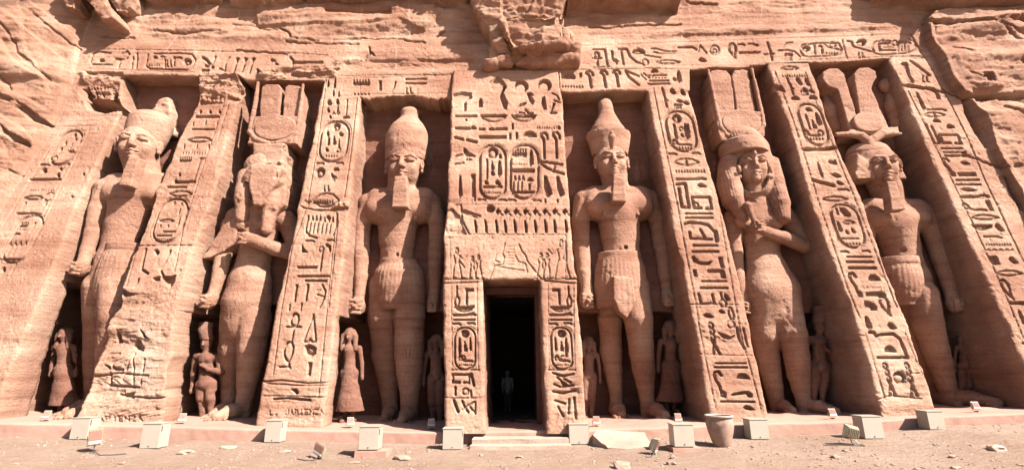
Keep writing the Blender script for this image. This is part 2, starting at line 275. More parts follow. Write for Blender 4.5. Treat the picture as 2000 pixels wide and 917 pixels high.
text('APIENZA', 194, 812, 12, 10, 1.8, .04)
# leftmost inscription
column([('cart', 128, 288, 40, 66), ('drop', 146, 264, 9, 9), ('drop', 148, 272, 7, 5), ('drop', 128, 280, 7, 9), ('drop', 119, 292, 7, 9), ('vbar', 137, 288, 3, 16), ('strokes', 132, 300, 14, 14, 3), ('ring', 106, 310, 5, 2),
        ('dash', 88, 322, 16), ('dash', 128, 320, 14), ('drop', 87, 333, 15, 11), ('drop', 113, 342, 12, 9), ('drop', 118, 330, 9, 7), ('arm', 88, 350, 60, 4), ('teeth', 82, 372, 50, 4, 10), ('lens', 65, 386, 36, 7),
        ('ring', 95, 384, 8, 2), ('drop', 88, 397, 9, 8), ('vbar', 47, 402, 4, 14), ('dash', 54, 417, 44), ('cart', 43, 466, 46, 92), ('men', 43, 439, 22, 9), ('teeth', 38, 448, 24, 4), ('loaf', 33, 456, 14, 4),
        ('vbar', 64, 444, 4, 20), ('strokes', 26, 484, 40, 24, 4), ('bar', 22, 506, 50, 2.6), ('drop', 6, 526, 12, 12), ('vbar', 24, 528, 4, 28)], -.52)
L((124, 248), (185, 245), w=1.8, d=.02); L((120, 252), (5, 440), w=1.8, d=.025); L((174, 252), (62, 480), w=1.8, d=.025); L((166, 254), (55, 478), w=1.6, d=.02)
# upper frieze, left and right
column([('loaf', 198, 118, 14, 6), ('bar', 199, 126, 40, 2.6), ('strokes', 262, 122, 16, 22, 2), ('teeth', 301, 127, 24, 5), ('drop', 303, 112, 12, 6), ('vbar', 322, 124, 3.4, 18), ('legs', 330, 124, 12, 12), ('drop', 318, 111, 14, 4),
        ('vbar', 340, 120, 3.4, 20), ('dash', 346, 113, 16), ('drop', 403, 128, 12, 7), ('drop', 414, 130, 10, 8), ('strokes', 400, 140, 16, 8, 4), ('bar', 600, 122, 62, 5), ('drop', 533, 118, 14, 6), ('drop', 540, 125, 10, 5),
        ('men', 705, 161, 34, 11), ('teeth', 706, 183, 34, 5, 5), ('vbar', 742, 167, 6, 20), ('bar', 812, 154, 42, 3.4), ('bar', 812, 163, 42, 3.4), ('legs', 798, 177, 14, 10)], 0)
poly(ell(365, 121, 9, 7), .09, .4)
L((176, 122), (181, 106), (192, 101), (215, 104), w=3); L((225, 115), (238, 116), (248, 113), w=3.6, d=.06); L((234, 118), (230, 132), w=3); L((238, 104), (248, 100), (252, 106), (244, 112), w=3)
L((267, 104), (266, 132), w=3); L((288, 106), (286, 120), (284, 128), (292, 134), (330, 136), (366, 137), (376, 130), (381, 116), (374, 106), (350, 104), (300, 105), w=3, d=.05)
L((395, 112), (402, 116), (408, 124), w=5, d=.08); L((420, 110), (416, 122), (409, 128), w=3.4); L((448, 112), (441, 118), (438, 140), w=3, d=.06); L((428, 134), (440, 138), w=2.6)
for x in (463, 479, 494): L((x, 114), (x-4, 128), (x-8, 143), w=4.4, d=.08); poly([(x-4, 113), (x+6, 114), (x+2, 119), (x-4, 119)], .08)
L((503, 136), (505, 143), (536, 144), w=4.4, d=.08); L((566, 112), (572, 118), (570, 128), w=4, d=.07)
L((772, 160), (768, 172), (762, 180), w=3.4, d=.06); L((660, 188), (720, 184), (880, 182), w=1.6, d=.02); L((660, 156), (700, 152), (870, 148), w=1.4, d=.015)
column([('ankh', 1166, 115, 16, 26), ('vbar', 1196, 108, 4, 18), ('drop', 1202, 118, 14, 8), ('vbar', 1204, 122, 3, 8), ('bar', 1462, 103, 38, 3.6), ('dash', 1448, 87, 12), ('dash', 1468, 86, 12), ('lens', 1305, 121, 46, 7),
        ('ring', 1260, 122, 6, 2.4), ('rope', 1431, 99, 14, 28), ('ring', 1396, 98, 9, 2.4), ('ring', 1396, 100, 4, 2), ('drop', 1372, 117, 18, 9), ('drop', 1478, 88, 8, 6), ('bar', 1478, 102, 14, 3), ('strokes', 1540, 112, 15, 14, 4),
        ('vbar', 1592, 96, 3.4, 20), ('reed', 1606, 97, 5, 20), ('drop', 1603, 90, 10, 5), ('ring', 1626, 88, 6, 2.6), ('teeth', 1625, 103, 26, 5), ('drop', 1718, 92, 5, 20), ('men', 1729, 83, 24, 7), ('teeth', 1736, 92, 22, 4),
        ('bar', 1736, 98, 30, 3), ('strokes', 1766, 90, 26, 20, 4), ('ring', 1748, 84, 5, 2.4), ('legs', 1682, 108, 14, 9)], .1)
L((1158, 97), (1181, 97), (1186, 126), w=3.8, d=.06); L((1208, 96), (1224, 96), (1230, 110), (1244, 122), (1254, 124), w=3.8, d=.06); L((1213, 99), (1218, 126), w=3.4, d=.06)
poly(ell(1247, 103, 13, 8, -20, 200), .09, .5); L((1258, 108), (1290, 113), w=2.6); L((1272, 95), (1280, 95), (1300, 100), (1320, 100), w=2.8); L((1276, 102), (1290, 105), (1318, 104), w=2.6); L((1325, 93), (1352, 92), (1360, 97), w=4, d=.07)
L((1364, 101), (1368, 89), (1380, 104), w=2.8); L((1499, 83), (1505, 100), (1509, 118), w=3.4, d=.06); L((1493, 106), (1512, 105), w=3); L((1521, 99), (1538, 98), (1552, 101), (1563, 111), w=3.6, d=.06); L((1530, 93), (1536, 84), (1548, 83), w=2.2)
L((1562, 96), (1568, 108), (1580, 111), (1640, 107), (1645, 96), (1638, 84), (1600, 84), (1568, 87), w=3, d=.05); L((1562, 96), (1568, 87), w=3); poly(ell(1575, 95, 8, 6), .09, .5)
L((1610, 86), (1618, 92), (1640, 97), w=2.8); L((1646, 78), (1654, 112), w=2); L((1656, 80), (1664, 82), (1667, 91), (1684, 96), (1702, 101), w=3.6, d=.06); poly(ell(1683, 83, 10, 7), .1, .5)
L((1704, 92), (1708, 104), (1722, 107), (1775, 103), (1790, 96), (1788, 82), (1775, 76), w=3, d=.05); L((1704, 92), (1708, 82), (1725, 78), w=2.4); L((1783, 73), (1792, 88), (1800, 104), w=3.2, d=.05)
L((1140, 90), (1300, 84), (1480, 77), (1640, 71), (1775, 66), w=1.6, d=.02); L((1158, 132), (1190, 130), w=1.8); L((1240, 128), (1500, 128), w=1.4, d=.015); L((1560, 117), (1700, 112), (1806, 108), w=1.8, d=.025)
L((1778, 66), (1812, 120), (1856, 200), (1895, 280), (1926, 355), (1962, 430), (2000, 510), w=2, d=.03)
L((170, 96), (300, 97), (450, 101), (560, 103), (640, 108), w=1.8, d=.03); L((168, 134), (240, 136), (380, 142), w=1.6, d=.02)
# doorway panel (stands forward of the facade)
PO = lambda py: np.interp(py, [138, 560], [.12, .75]); OFF[0] = PO
SH[0] = 0
bar(908, 208, 6, 18); poly([(933, 210), (934, 196), (938, 192), (942, 194), (943, 210)], .1)
def arch(cx, cy, r=12): poly(ell(cx, cy, r, r*.85, 200, -60, 16)+ell(cx-2, cy+3, r*.6, r*.5, -60, 200, 12), .11)
arch(1018, 169, 14); arch(1063, 167, 14)
poly([(973, 184), (985, 165), (990, 168), (982, 182), (992, 200), (990, 214), (984, 212), (978, 196)], .12, rough=.02)
poly([(1028, 182), (1036, 180), (1044, 188), (1036, 186), (1044, 198), (1040, 206), (1034, 198)], .1); poly([(1006, 212), (1016, 202), (1028, 199), (1028, 203), (1016, 208)], .09)
L((1014, 220), (1024, 221), w=3); L((1026, 214), (1032, 221), (1040, 221), w=4); poly([(1058, 190), (1064, 188), (1068, 214), (1062, 214), (1056, 200)], .11); L((1082, 202), (1078, 212), (1074, 220), (1086, 220), w=4.4, d=.08)
L((1078, 182), (1088, 186), (1092, 194), w=3, d=.06); L((1082, 196), (1094, 200), w=3)
bar(910, 227, 44, 4.4); hole(910, 234, 4, 4); basket(964, 231, 56, 15); basket(1023, 231, 52, 14)
bar(904, 251, 32, 5); drop(925, 249, 14, 8); bar(941, 252, 13, 5); drop(961, 252, 18, 6); bar(979, 252, 24, 6); vbar(1001, 247, 4.6, 12); teeth(1068, 248, 42, 7, 9); drop(1092, 249, 7, 8)
L((889, 268), (903, 272), w=5, d=.08); L((912, 273), (930, 277), w=5, d=.08); bar(962, 268, 54, 6.4); vbar(996, 266, 5.4, 13); vbar(1009, 265, 5.4, 13); loaf(1034, 262, 30, 12)
cane(1062, 284, 16, 50); cane(1086, 283, 16, 50)
cart(962, 335, 50, 104, 5); cart(1024, 335, 54, 104, 5)
disc(962, 298, 11); drop(977, 305, 8, 10); vbar(951, 330, 4, 40); reed(975, 329, 11, 34); drop(962, 337, 10, 13); seat(961, 322, 9, 18); drop(950, 356, 10, 9); drop(972, 356, 13, 10); arm(962, 364, 34, 5); teeth(961, 375, 34, 5, 8)
men(1014, 299, 29, 15); reed(1037, 308, 11, 34); teeth(1016, 320, 28, 5, 8); bar(1022, 333, 44, 7); strokes(1012, 358, 24, 28, 3); loaf(1035, 350, 14, 8); vbar(1034, 364, 5, 13); bar(1024, 375, 42, 5)
bird(913, 300, 32, 24); L((889, 305), (904, 301), w=3.4); L((888, 320), (905, 318), w=3); reed(898, 364, 10, 48); vbar(924, 362, 9, 44); vbar(927, 386, 4, 12)
L((1054, 315), (1062, 316), (1098, 321), w=4.6, d=.075); L((1056, 319), (1068, 328), (1082, 334), (1101, 339), w=4.6, d=.075); L((1083, 322), (1081, 335), w=4, d=.06)
poly([(1062, 342), (1068, 344), (1079, 378), (1072, 385), (1064, 385), (1061, 362)], .1, .1); poly([(1086, 343), (1092, 345), (1103, 380), (1094, 385), (1087, 366)], .1, .1); drop(1065, 392, 5, 10); drop(1089, 392, 5, 9)
dash(941, 389, 14); dash(981, 390, 16); dash(1000, 390, 14); dash(1049, 391, 14)
L((884, 399), (1110, 400), w=1.6, d=.02); L((1100, 186), (1106, 290), (1113, 398), w=1.6, d=.02); L((886, 288), (1108, 281), w=1.2, d=.012)
L((1091, 140), (1094, 178), w=2.4, d=.04)
for i, x in enumerate((972, 988, 1007, 1026, 1045, 1064, 1083, 1103)):
    poly([(x-6, 412), (x-1, 408), (x+1, 405), (x+3, 410), (x+8, 413), (x+2, 416), (x, 421), (x-3, 416)], .09); L((x+6, 417), (x+10, 420), w=2)
for i, x in enumerate((928, 948, 969, 986, 1005, 1026, 1045, 1065, 1083, 1105)): poly([(x-3, 430), (x, 427), (x+4, 442), (x+4, 455), (x-1, 454), (x-2, 442)], .10)
for x in (978, 996, 1015, 1035, 1054, 1073, 1093): L((x, 422), (x-2, 430), w=1.6, d=.03)
hole(958, 407, 17, 15)
L((880, 457), (1104, 458), w=2, d=.03); L((1105, 458), (1108, 540), w=2, d=.03); L((878, 462), (880, 540), w=1.6, d=.02)
def fig(cx, top, bot, m=1, arm_=True):             # finely outlined standing figure of the scene band
    h = bot-top; X = lambda a, b: (cx+a*m*h, top+b*h)
    line([X(-.02, 0), X(-.06, .1), X(0, .2), X(.05, .12), X(.02, 0)], 2.4, .04)
    line([X(-.1, .25), X(-.05, .45), X(-.1, .62), X(-.12, 1), X(-.02, 1)], 2.3, .04); line([X(.1, .25), X(.05, .45), X(.1, .62), X(.16, .98), X(.24, 1)], 2.3, .04); line([X(-.1, .25), X(.1, .25)], 1.4, .025)
    if arm_: line([X(.1, .27), X(.22, .38), X(.34, .25)], 1.8, .03); line([X(-.1, .28), X(-.16, .45), X(.02, .52)], 1.4, .02)
fig(892, 484, 543, 1); fig(1096, 468, 543, -1); fig(922, 500, 543, 1, False); fig(934, 498, 543, 1, False); fig(1056, 494, 543, -1, False); fig(1068, 494, 543, -1, False)
L((896, 508), (907, 522), w=2.6, d=.04); L((1103, 470), (1106, 496), (1104, 508), (1110, 530), (1114, 543), w=2.4, d=.04)
L((986, 474), (981, 496), (985, 500), (982, 516), (966, 518), (960, 534), (956, 542), w=2.2, d=.035); L((970, 496), (966, 508), (976, 512), w=1.8, d=.03); L((1013, 476), (1019, 490), (1026, 498), (1030, 510), (1046, 530), (1058, 546), w=2.2, d=.035)
L((1006, 498), (1012, 510), (1026, 514), (1030, 532), w=2, d=.03); L((966, 519), (1004, 525), (1024, 528), w=2, d=.03); L((948, 542), (964, 520), w=1.6, d=.02)
rg = random.Random(3)
for x in (892, 906, 918, 930, 941, 962, 995, 1002, 1030, 1044, 1056, 1068, 1078, 1088):
    for y in range(463, 492, 6):
        if rg.random() < .8:
            a = rg.random()*5-2; L((x-3+a, y), (x+3, y+rg.random()*2-1), w=1.2, d=.014)
            if rg.random() < .5: L((x+a, y-2), (x+a*.4, y+3), w=1.2, d=.014)
for x in (994, 1001):
    for y in range(480, 522, 6): L((x-2, y), (x+3, y+1), w=1.4, d=.022)
# jambs
for cx, m in ((907, 1), (1096, -1)):
    SH[0] = .0 if m > 0 else .06
    flag(cx+8*m, 579, 14, 32, m); vase(cx-15*m, 578, 11, 38); basket(cx-1, 604, 40, 13); line([(cx-20, 600), (cx+18, 598)], 3, .07); arm(cx, 614, 42, 7); bar(cx, 624, 44, 3.4); dash(cx-15, 632); dash(cx+13, 631)
    cart(cx+1, 680, 40, 82, 3); disc(cx+1, 651, 8.5); reed(cx-10*m, 674, 8, 34); vbar(cx-10*m, 690, 5, 14); seat(cx+1, 676, 11, 22); reed(cx+11*m, 672, 6, 32); viper(cx+2, 700, 28, 12); ring(cx-3*m, 698, 4, 1.8); teeth(cx+2, 711, 26, 5, 7)
    line([(cx-26, 553), (cx-25, 640), (cx-24, 722)], 1.6, .025); line([(cx+24, 553), (cx+25, 640), (cx+27, 722)], 1.6, .025); line([(cx-26, 722), (cx+28, 722)], 2.4, .04); line([(cx-26, 553), (cx+24, 553)], 1.6, .02)
SH[0] = 0
prbox(900, 739, 32, 16); L((920, 730), (925, 752), w=4.6, d=.08); L((889, 756), (889, 770), w=4, d=.07); ring(909, 764, 6, 3); L((919, 762), (920, 774), w=3); L((880, 778), (930, 777), w=1.8, d=.03)
L((886, 782), (894, 803), w=5, d=.08); L((902, 782), (908, 796), (914, 804), w=4, d=.06); L((902, 800), (926, 784), w=2.4); L((914, 790), (928, 806), w=3, d=.05); L((928, 784), (928, 808), w=2.4)
for a in (((1080, 728), (1100, 734), (1120, 730)), ((1088, 736), (1108, 754)), ((1102, 740), (1114, 746)), ((1080, 764), (1100, 768), (1124, 762)), ((1084, 782), (1104, 788)), ((1112, 780), (1110, 806)), ((1090, 794), (1100, 812)), ((1122, 776), (1124, 816)), ((1082, 750), (1096, 756), (1120, 752))): L(*a, w=3.6, d=.06)
poly([(1092, 740), (1104, 744), (1112, 756), (1100, 756)], .09, rough=.03)
L((866, 553), (942, 550), w=2.2, d=.04); L((1064, 548), (1090, 550), (1110, 552), (1132, 553), w=2.6, d=.05); L((868, 776), (946, 776), w=1.6, d=.02)
poly([(866, 410), (884, 404), (900, 420), (906, 440), (912, 457), (870, 457)], .06, rough=.04, mode='add'); poly([(900, 410), (920, 412), (936, 425), (912, 424)], .05, rough=.05)
L((900, 400), (902, 430), (915, 455), w=3, d=.05); L((918, 414), (938, 422), w=2.4, d=.05)
poly([(955, 158), (972, 150), (985, 160), (990, 170), (975, 185), (958, 178)], .06, rough=.06, mode='add')
poly([(885, 182), (920, 180), (922, 190), (900, 200), (885, 210)], .06, rough=.08, mode='add')
OFF[0] = 0
# inner border lines of the buttresses
for pts in ([(1276, 172), (1322, 395), (1365, 624)], [(1350, 184), (1402, 395), (1444, 635), (1487, 799)], [(1358, 600), (1398, 796)], [(1347, 140), (1352, 172)], [(1514, 140), (1552, 241), (1600, 395), (1655, 560), (1680, 620)], [(1573, 140), (1610, 241), (1671, 390), (1752, 600)], [(1690, 650), (1730, 780)], [(1768, 650), (1805, 740)],
            [(637, 156), (617, 300), (600, 400), (570, 480), (550, 600), (533, 730)], [(697, 192), (685, 300), (672, 385)], [(657, 415), (635, 635), (622, 776)], [(660, 430), (642, 600)], [(384, 190), (348, 270), (300, 390), (262, 500), (246, 560)], [(440, 192), (408, 290), (380, 372), (358, 440), (340, 530)],
            [(448, 196), (425, 270)], [(1774, 178), (1850, 330), (1940, 520), (2000, 660)]):
    line(pts, 1.7, .028)
# worn blocks, joints and broken ledges
for pts, w, d in (([(245, 272), (330, 270)], 1.5, .03), ([(228, 364), (300, 368)], 1.4, .02), ([(560, 520), (700, 523)], 1.2, .015), ([(470, 225), (620, 232)], 1.4, .02), ([(1346, 690), (1470, 694)], 1.6, .03),
                  ([(1285, 330), (1400, 322)], 1.2, .015), ([(1655, 652), (1690, 655)], 1.6, .03), ([(1716, 780), (1740, 772), (1800, 778)], 2.4, .04), ([(1760, 730), (1800, 728)], 1.5, .03), ([(500, 735), (520, 748), (580, 752), (648, 752)], 2, .04), ([(515, 772), (650, 775)], 2, .03)):
    line(pts, w, d)
column([('hole', 140, 384, 7, 5), ('hole', 163, 340, 6, 6), ('hole', 141, 433, 9, 7), ('hole', 108, 532, 9, 7), ('hole', 1860, 340, 6, 6)], 0)
# block remnant with overhang beside the first niche
poly([(163, 196), (185, 192), (232, 193), (236, 214), (205, 222), (172, 212)], .5, rough=.04); poly([(160, 172), (172, 170), (176, 190), (165, 196)], .2, rough=.03); poly([(216, 178), (226, 176), (228, 192), (214, 192)], .14, rough=.03)
column([('teeth', 184, 170, 36, 6), ('legs', 190, 182, 22, 12)], 0)
poly([(165, 140), (240, 142), (238, 158), (200, 150), (165, 150)], .08, rough=.07, mode='add')
# ---- roughness zones (m of relief)
def rough(p, a, soft=.5): poly(p, a, soft=soft, arr=RR)
rough([(195, 560), (350, 560), (345, 850), (120, 850)], .048); rough([(230, 545), (350, 540), (350, 600), (215, 600)], .05)
rough([(385, 140), (480, 140), (480, 200), (380, 200)], .12, .25); rough([(150, 135), (240, 138), (238, 200), (150, 210)], .09, .3); rough([(500, 130), (670, 128), (660, 155), (500, 158)], .12, .2)
rough([(860, 395), (905, 395), (918, 460), (865, 545), (855, 545)], .035, .2); rough([(1070, 725), (1135, 725), (1140, 840), (1070, 840)], .04, .2); rough([(500, 735), (650, 735), (650, 850), (495, 850)], .035, .3)
rough([(1355, 620), (1475, 620), (1485, 700), (1375, 700)], .028, .2); rough([(1700, 700), (1820, 700), (1850, 830), (1720, 830)], .03, .3)
rough([(590, 385), (690, 390), (685, 415), (585, 410)], .06, .15)
rough([(1140, 60), (1790, 30), (1790, 62), (1140, 86)], .045, .25); rough([(640, 105), (950, 105), (950, 145), (640, 145)], .05, .3)
rough([(-60, 240), (130, 240), (-20, 420), (-100, 420)], .02, .3)
rough([(150, -300), (1820, -300), (1800, 30), (1140, 60), (640, 100), (160, 92)], .045, .6)
rough([(-700, -600), (160, -600), (165, 60), (150, 150), (105, 250), (0, 420), (-400, 900), (-900, 900)], .045, .4)
rough([(1800, -600), (2700, -600), (2700, 900), (2290, 900), (2000, 425), (1935, 290), (1880, 195), (1806, 85), (1790, 30)], .06, .4)
# ---- cliff features: steps (negative = standing out), cracks, mortar seams
def raised(p, h, r=.05, soft=.06): poly(p, -h, soft=soft, mode='add', rough=r)
raised([(1105, 30), (1112, 20), (1200, 22), (1305, 17), (1322, 26), (1320, -60), (1420, -260), (1050, -260), (1100, -60)], .42, .02, .03)
raised([(1700, 8), (1770, 6), (1822, 20), (1840, -200), (1640, -240), (1690, -40)], .55, .06, .06)
raised([(600, 4), (760, 0), (830, 2), (905, 14), (930, 6), (930, -200), (560, -240)], .35, .07, .05)
raised([(500, 50), (520, 56), (560, 62), (566, 74), (620, 78), (622, 50), (780, 40), (830, 60), (870, 20), (860, 0), (500, 10)], .06, .05, .04)
raised([(455, 12), (510, 16), (560, 10), (590, 4), (600, -160), (420, -160)], .3, .05, .05)
raised([(250, 0), (300, 10), (390, 8), (440, 6), (440, -150), (200, -150)], .35, .06, .06)
def crack(pts, w=3, d=.12):
    q = []
    for (a, b), (c, e) in zip(pts[:-1], pts[1:]):
        n = max(2, int(math.hypot(c-a, e-b)/7))
        for i in range(n): q.append((a+(c-a)*i/n+rg.uniform(-1.3, 1.3), b+(e-b)*i/n+rg.uniform(-1.6, 1.6)))
    q.append(pts[-1]); line(q, w, d, soft=.02)
for c in ([(500, 49), (520, 54), (545, 52), (562, 62), (566, 74), (600, 76), (620, 78)], [(455, 50), (480, 50), (510, 49)], [(650, 76), (700, 72), (780, 76), (830, 84)], [(720, 92), (722, 104), (712, 116)], [(722, 100), (730, 108)],
          [(852, 72), (868, 62)], [(855, 12), (886, 15)], [(1340, 4), (1400, 8)], [(560, 82), (620, 84), (700, 86)], [(1150, 52), (1180, 55), (1230, 50), (1330, 48)], [(460, 98), (520, 103), (560, 106)], [(640, 20), (700, 24), (760, 20)], [(300, 60), (360, 66), (430, 62)], [(200, 70), (260, 74)]): crack(c, 2.6, .10)
for c in ([(8, 55), (30, 62), (48, 88), (60, 118), (75, 135), (95, 150), (108, 160)], [(85, 42), (110, 62), (130, 80), (158, 98)], [(0, 185), (30, 200), (45, 205)], [(0, 130), (25, 155), (40, 190)], [(45, 205), (70, 225), (105, 248)],
          [(0, 330), (25, 335), (45, 345)], [(0, 255), (30, 262), (60, 288)], [(70, 125), (110, 165)]): crack(c, 1.8, .07)
poly([(42, 218), (60, 214), (105, 244), (104, 250), (70, 240)], .12, rough=.05); poly([(0, 186), (12, 192), (44, 206), (40, 212), (14, 206), (0, 198)], .12, rough=.05); poly([(20, 252), (35, 262), (68, 285), (66, 292), (40, 284), (22, 266)], .12, rough=.06)
for c in ([(1802, 47), (1830, 48), (1900, 52), (1940, 60), (2000, 85)], [(1870, 190), (1920, 193), (2000, 200)], [(1850, 100), (1880, 112)], [(1880, 150), (1900, 160), (1925, 160)], [(1930, 60), (1980, 90)], [(1960, 210), (2000, 225)], [(1880, 300), (1960, 330)],
          [(1970, 45), (2000, 60)], [(1840, 175), (1872, 190)], [(1760, 166), (1800, 172), (1840, 180)]): crack(c, 3.2, .12)
for p in ([(1902, 152), (1920, 152), (1926, 168), (1910, 170)], [(1972, 128), (1992, 130), (2000, 138), (1980, 136)], [(1985, 95), (2000, 95), (2000, 112), (1986, 110)], [(1965, 45), (2000, 48), (2000, 60), (1970, 54)], [(1868, 186), (1890, 190), (1905, 198), (1880, 196)]): poly(p, .22, rough=.05)
poly([(1878, 196), (1884, 200), (1905, 225), (1922, 255), (1930, 288), (1924, 290), (1902, 258), (1886, 226)], .45, soft=.05)
poly([(1960, 342), (1966, 346), (1990, 385), (2004, 415), (1990, 408), (1970, 372)], .35, soft=.05)
raised([(1806, 82), (1832, 118), (1848, 160), (1872, 190), (2000, 192), (2700, 200), (2700, 60), (1804, 50)], .2, .02, .025)
raised([(1801, 44), (1812, 30), (1840, 24), (2000, 20), (2700, 0), (2700, 60), (1804, 50)], .26, .04, .05)
raised([(1884, 196), (1910, 225), (1926, 255), (1934, 290), (1960, 340), (2000, 415), (2100, 600), (2700, 900), (2700, 195)], .14, .02, .03)
raised([(1815, 20), (2700, 5), (2700, -600), (1815, -600)], .5, .05, .08)
# left cliff leans out of the plane, in diagonal slabs
q = toF([(165, 55), (150, 150), (105, 250), (0, 420), (-110, 560), (-260, 820)])
XX, ZZ = GX[None, :], GZ[:, None]
order = np.argsort(q[:, 1]); seamx = np.interp(GZ, q[order, 1], q[order, 0])[:, None]
dd = np.clip(seamx-XX-.05, 0, None)
m_ = dd > 0
s_ = np.where(m_, .10*(1-np.exp(-dd/.05))+.30*dd*np.exp(-dd*.12), 0)
diag = (XX*.72+ZZ)*.95+.22*fbm(XX, ZZ, 2.2, .35, 2)+.05*fbm(XX, ZZ, 2.2, 1.5, 3); fr = diag-np.floor(diag)
hs = np.sin(np.floor(diag)*12.9898)*.5; d2 = (XX*.9+ZZ*.55)*.62+.3*fbm(XX, ZZ, 5.2, .3, 2)+7; f2 = d2-np.floor(d2)
s_ += np.where(m_, np.clip(dd*1.2, 0, 1)*(.10*(fr-.5)*sst(0, .03, fr)+.08*hs+.04*(f2-.5)*sst(0, .02, f2)), 0)
RC -= s_.astype('f4')
# mortar seams of the re-erected blocks
def seam(pts, w=2.6, v=.8):
    line(pts, w, v, arr=RP, soft=.02)
for p in ([(394, -60), (385, 15), (350, 66), (300, 130)], [(485, -40), (462, 46), (440, 80)], [(606, -40), (598, 20), (585, 75), (555, 120)], [(712, -40), (706, 30), (696, 80)], [(800, -20), (800, 60), (796, 76)], [(775, 90), (770, 150)],
          [(1134, -40), (1135, 20)], [(1345, -40), (1350, 48)], [(1486, -20), (1488, 30)], [(1330, 60), (1345, 130)], [(1595, -20), (1600, 26)]): seam(p, 2.0, .5)
seam([(185, 20), (168, 62), (150, 118), (140, 175), (110, 245), (60, 320), (10, 400), (-60, 500)], 2.2, .4)
for p in ([(170, 230), (300, 225)], [(270, 275), (320, 277)]): seam(p, 1.8, .5)
poly([(235, 600), (330, 600), (345, 700), (330, 800), (200, 800), (225, 700)], .55, soft=.8, arr=RP); poly([(130, 800), (330, 800), (330, 850), (130, 850)], .4, soft=.3, arr=RP)
poly([(640, 640), (670, 600), (652, 845), (610, 845)], .5, soft=.4, arr=RP)
poly([(0, 0), (150, 0), (90, 30), (0, 60)], -.5, soft=.3, arr=RP, mode='add')

def samp(A, x, z):
    u = np.clip((x-U0)/RS, 0, NU-1.01); w = np.clip((z-Z0)/RS, 0, NZ-1.01)
    i = u.astype('i4'); j = w.astype('i4'); fu = u-i; fw = w-j
    return (A[j, i]*(1-fu)+A[j, i+1]*fu)*(1-fw)+(A[j+1, i]*(1-fu)+A[j+1, i+1]*fu)*fw
def disp(x, z):
    r = samp(RR, x, z)
    d = samp(RC, x, z)
    st = fbm(x*.25, z*4.5, .3, 1, 3)                     # bedding
    pk = fbm(x, z, 6.6, .9, 2); d = d+.012*fbm(x, z, 1.1, 1.2, 3)+.0032*st*(1+r*14)+.0085*fbm(x, z, 4.4, 10, 3, .75)*(1+.8*pk)+.03*np.clip(fbm(x, z, 7.1, 7, 2)-.40, 0, 1)
    lump = fbm(x*1.0, z*2.2, 5.5, 1.3, 5, .55); led = np.abs(fbm(x*.5, z*3.2, 8.1, 1.5, 3)); stp = fbm(x*.45, z*1.6, 2.0, 1.0, 2)*5
    stp = (np.floor(stp)+sst(.78, 1, stp-np.floor(stp)))/5
    d = d+(r-.011)*(1.0*lump+.8*led+2.0*stp*np.clip(r*14, 0, 1))
    return d
# ------------------------------------------------------------------ object helpers
C = SC.collection
def empty(name, loc=(0, 0, 0), label=None, cat=None, group=None, kind=None):
    o = bpy.data.objects.new(name, None); C.objects.link(o); o.location = loc; o.empty_display_size = .3
    return tag(o, label, cat, group, kind)
def tag(o, label=None, cat=None, group=None, kind=None):
    for k, v in (('label', label), ('category', cat), ('group', group), ('kind', kind)):
        if v: o[k] = v
    return o
def mesh_obj(name, verts, faces, mat, parent=None, smooth=True, attrs=None):
    me = bpy.data.meshes.new(name); v = np.asarray(verts, 'f4').reshape(-1, 3)
    if parent is not None: v = v-np.array(parent_world(parent), 'f4')
    f = np.asarray(faces, 'i4'); k = f.shape[1]
    me.vertices.add(len(v)); me.vertices.foreach_set('co', v.ravel())
    me.loops.add(f.size); me.loops.foreach_set('vertex_index', f.ravel())
    me.polygons.add(len(f)); me.polygons.foreach_set('loop_start', np.arange(0, f.size, k, dtype='i4'))
    if smooth: me.polygons.foreach_set('use_smooth', np.ones(len(f), bool))
    me.update(calc_edges=True)
    if attrs:
        for nme, a in attrs.items():
            at = me.attributes.new(nme, 'FLOAT', 'POINT'); at.data.foreach_set('value', np.asarray(a, 'f4').ravel())
    me.materials.append(mat)
    o = bpy.data.objects.new(name, me); C.objects.link(o)
    if parent is not None: o.parent = parent
    return o
def parent_world(p):
    l = Vector(p.location)
    while p.parent: p = p.parent; l = l+p.location
    return l
def bm_obj(name, bm, mat, parent=None, smooth=False):
    if parent is not None: bmesh.ops.translate(bm, vec=-parent_world(parent), verts=bm.verts)
    me = bpy.data.meshes.new(name); bm.to_mesh(me); bm.free(); me.materials.append(mat)
    if smooth:
        for p in me.polygons: p.use_smooth = True
    o = bpy.data.objects.new(name, me); C.objects.link(o)
    if parent is not None: o.parent = parent
    return o
def gfaces(nr, nc):
    i = np.arange((nr-1)*(nc-1)); r = i//(nc-1); c = i % (nc-1); a = r*nc+c
    return np.stack([a, a+nc, a+nc+1, a+1], 1)      # rows go downwards, columns rightwards -> faces look towards the viewer (-y)

# ------------------------------------------------------------------ materials
def newmat(name):
    m = bpy.data.materials.new(name); m.use_nodes = True; n = m.node_tree; n.nodes.clear()
    out = n.nodes.new('ShaderNodeOutputMaterial'); b = n.nodes.new('ShaderNodeBsdfPrincipled'); n.links.new(b.outputs[0], out.inputs[0])
    return m, n, b
def node(n, t, **k):
    x = n.nodes.new(t)
    for a, v in k.items():
        if a.startswith('i_'):
            kk = a[2:]; x.inputs[int(kk) if kk.isdigit() else kk].default_value = v
        else: setattr(x, a, v)
    return x
def mapped(n, scale):
    g = node(n, 'ShaderNodeNewGeometry'); m = node(n, 'ShaderNodeMapping'); m.inputs['Scale'].default_value = scale
    n.links.new(g.outputs['Position'], m.inputs['Vector']); return m.outputs[0]
def noise(n, vec, scale, detail=4, rough=.55):
    x = node(n, 'ShaderNodeTexNoise', i_Scale=scale, i_Detail=detail, i_Roughness=rough); n.links.new(vec, x.inputs['Vector']); return x.outputs['Fac']
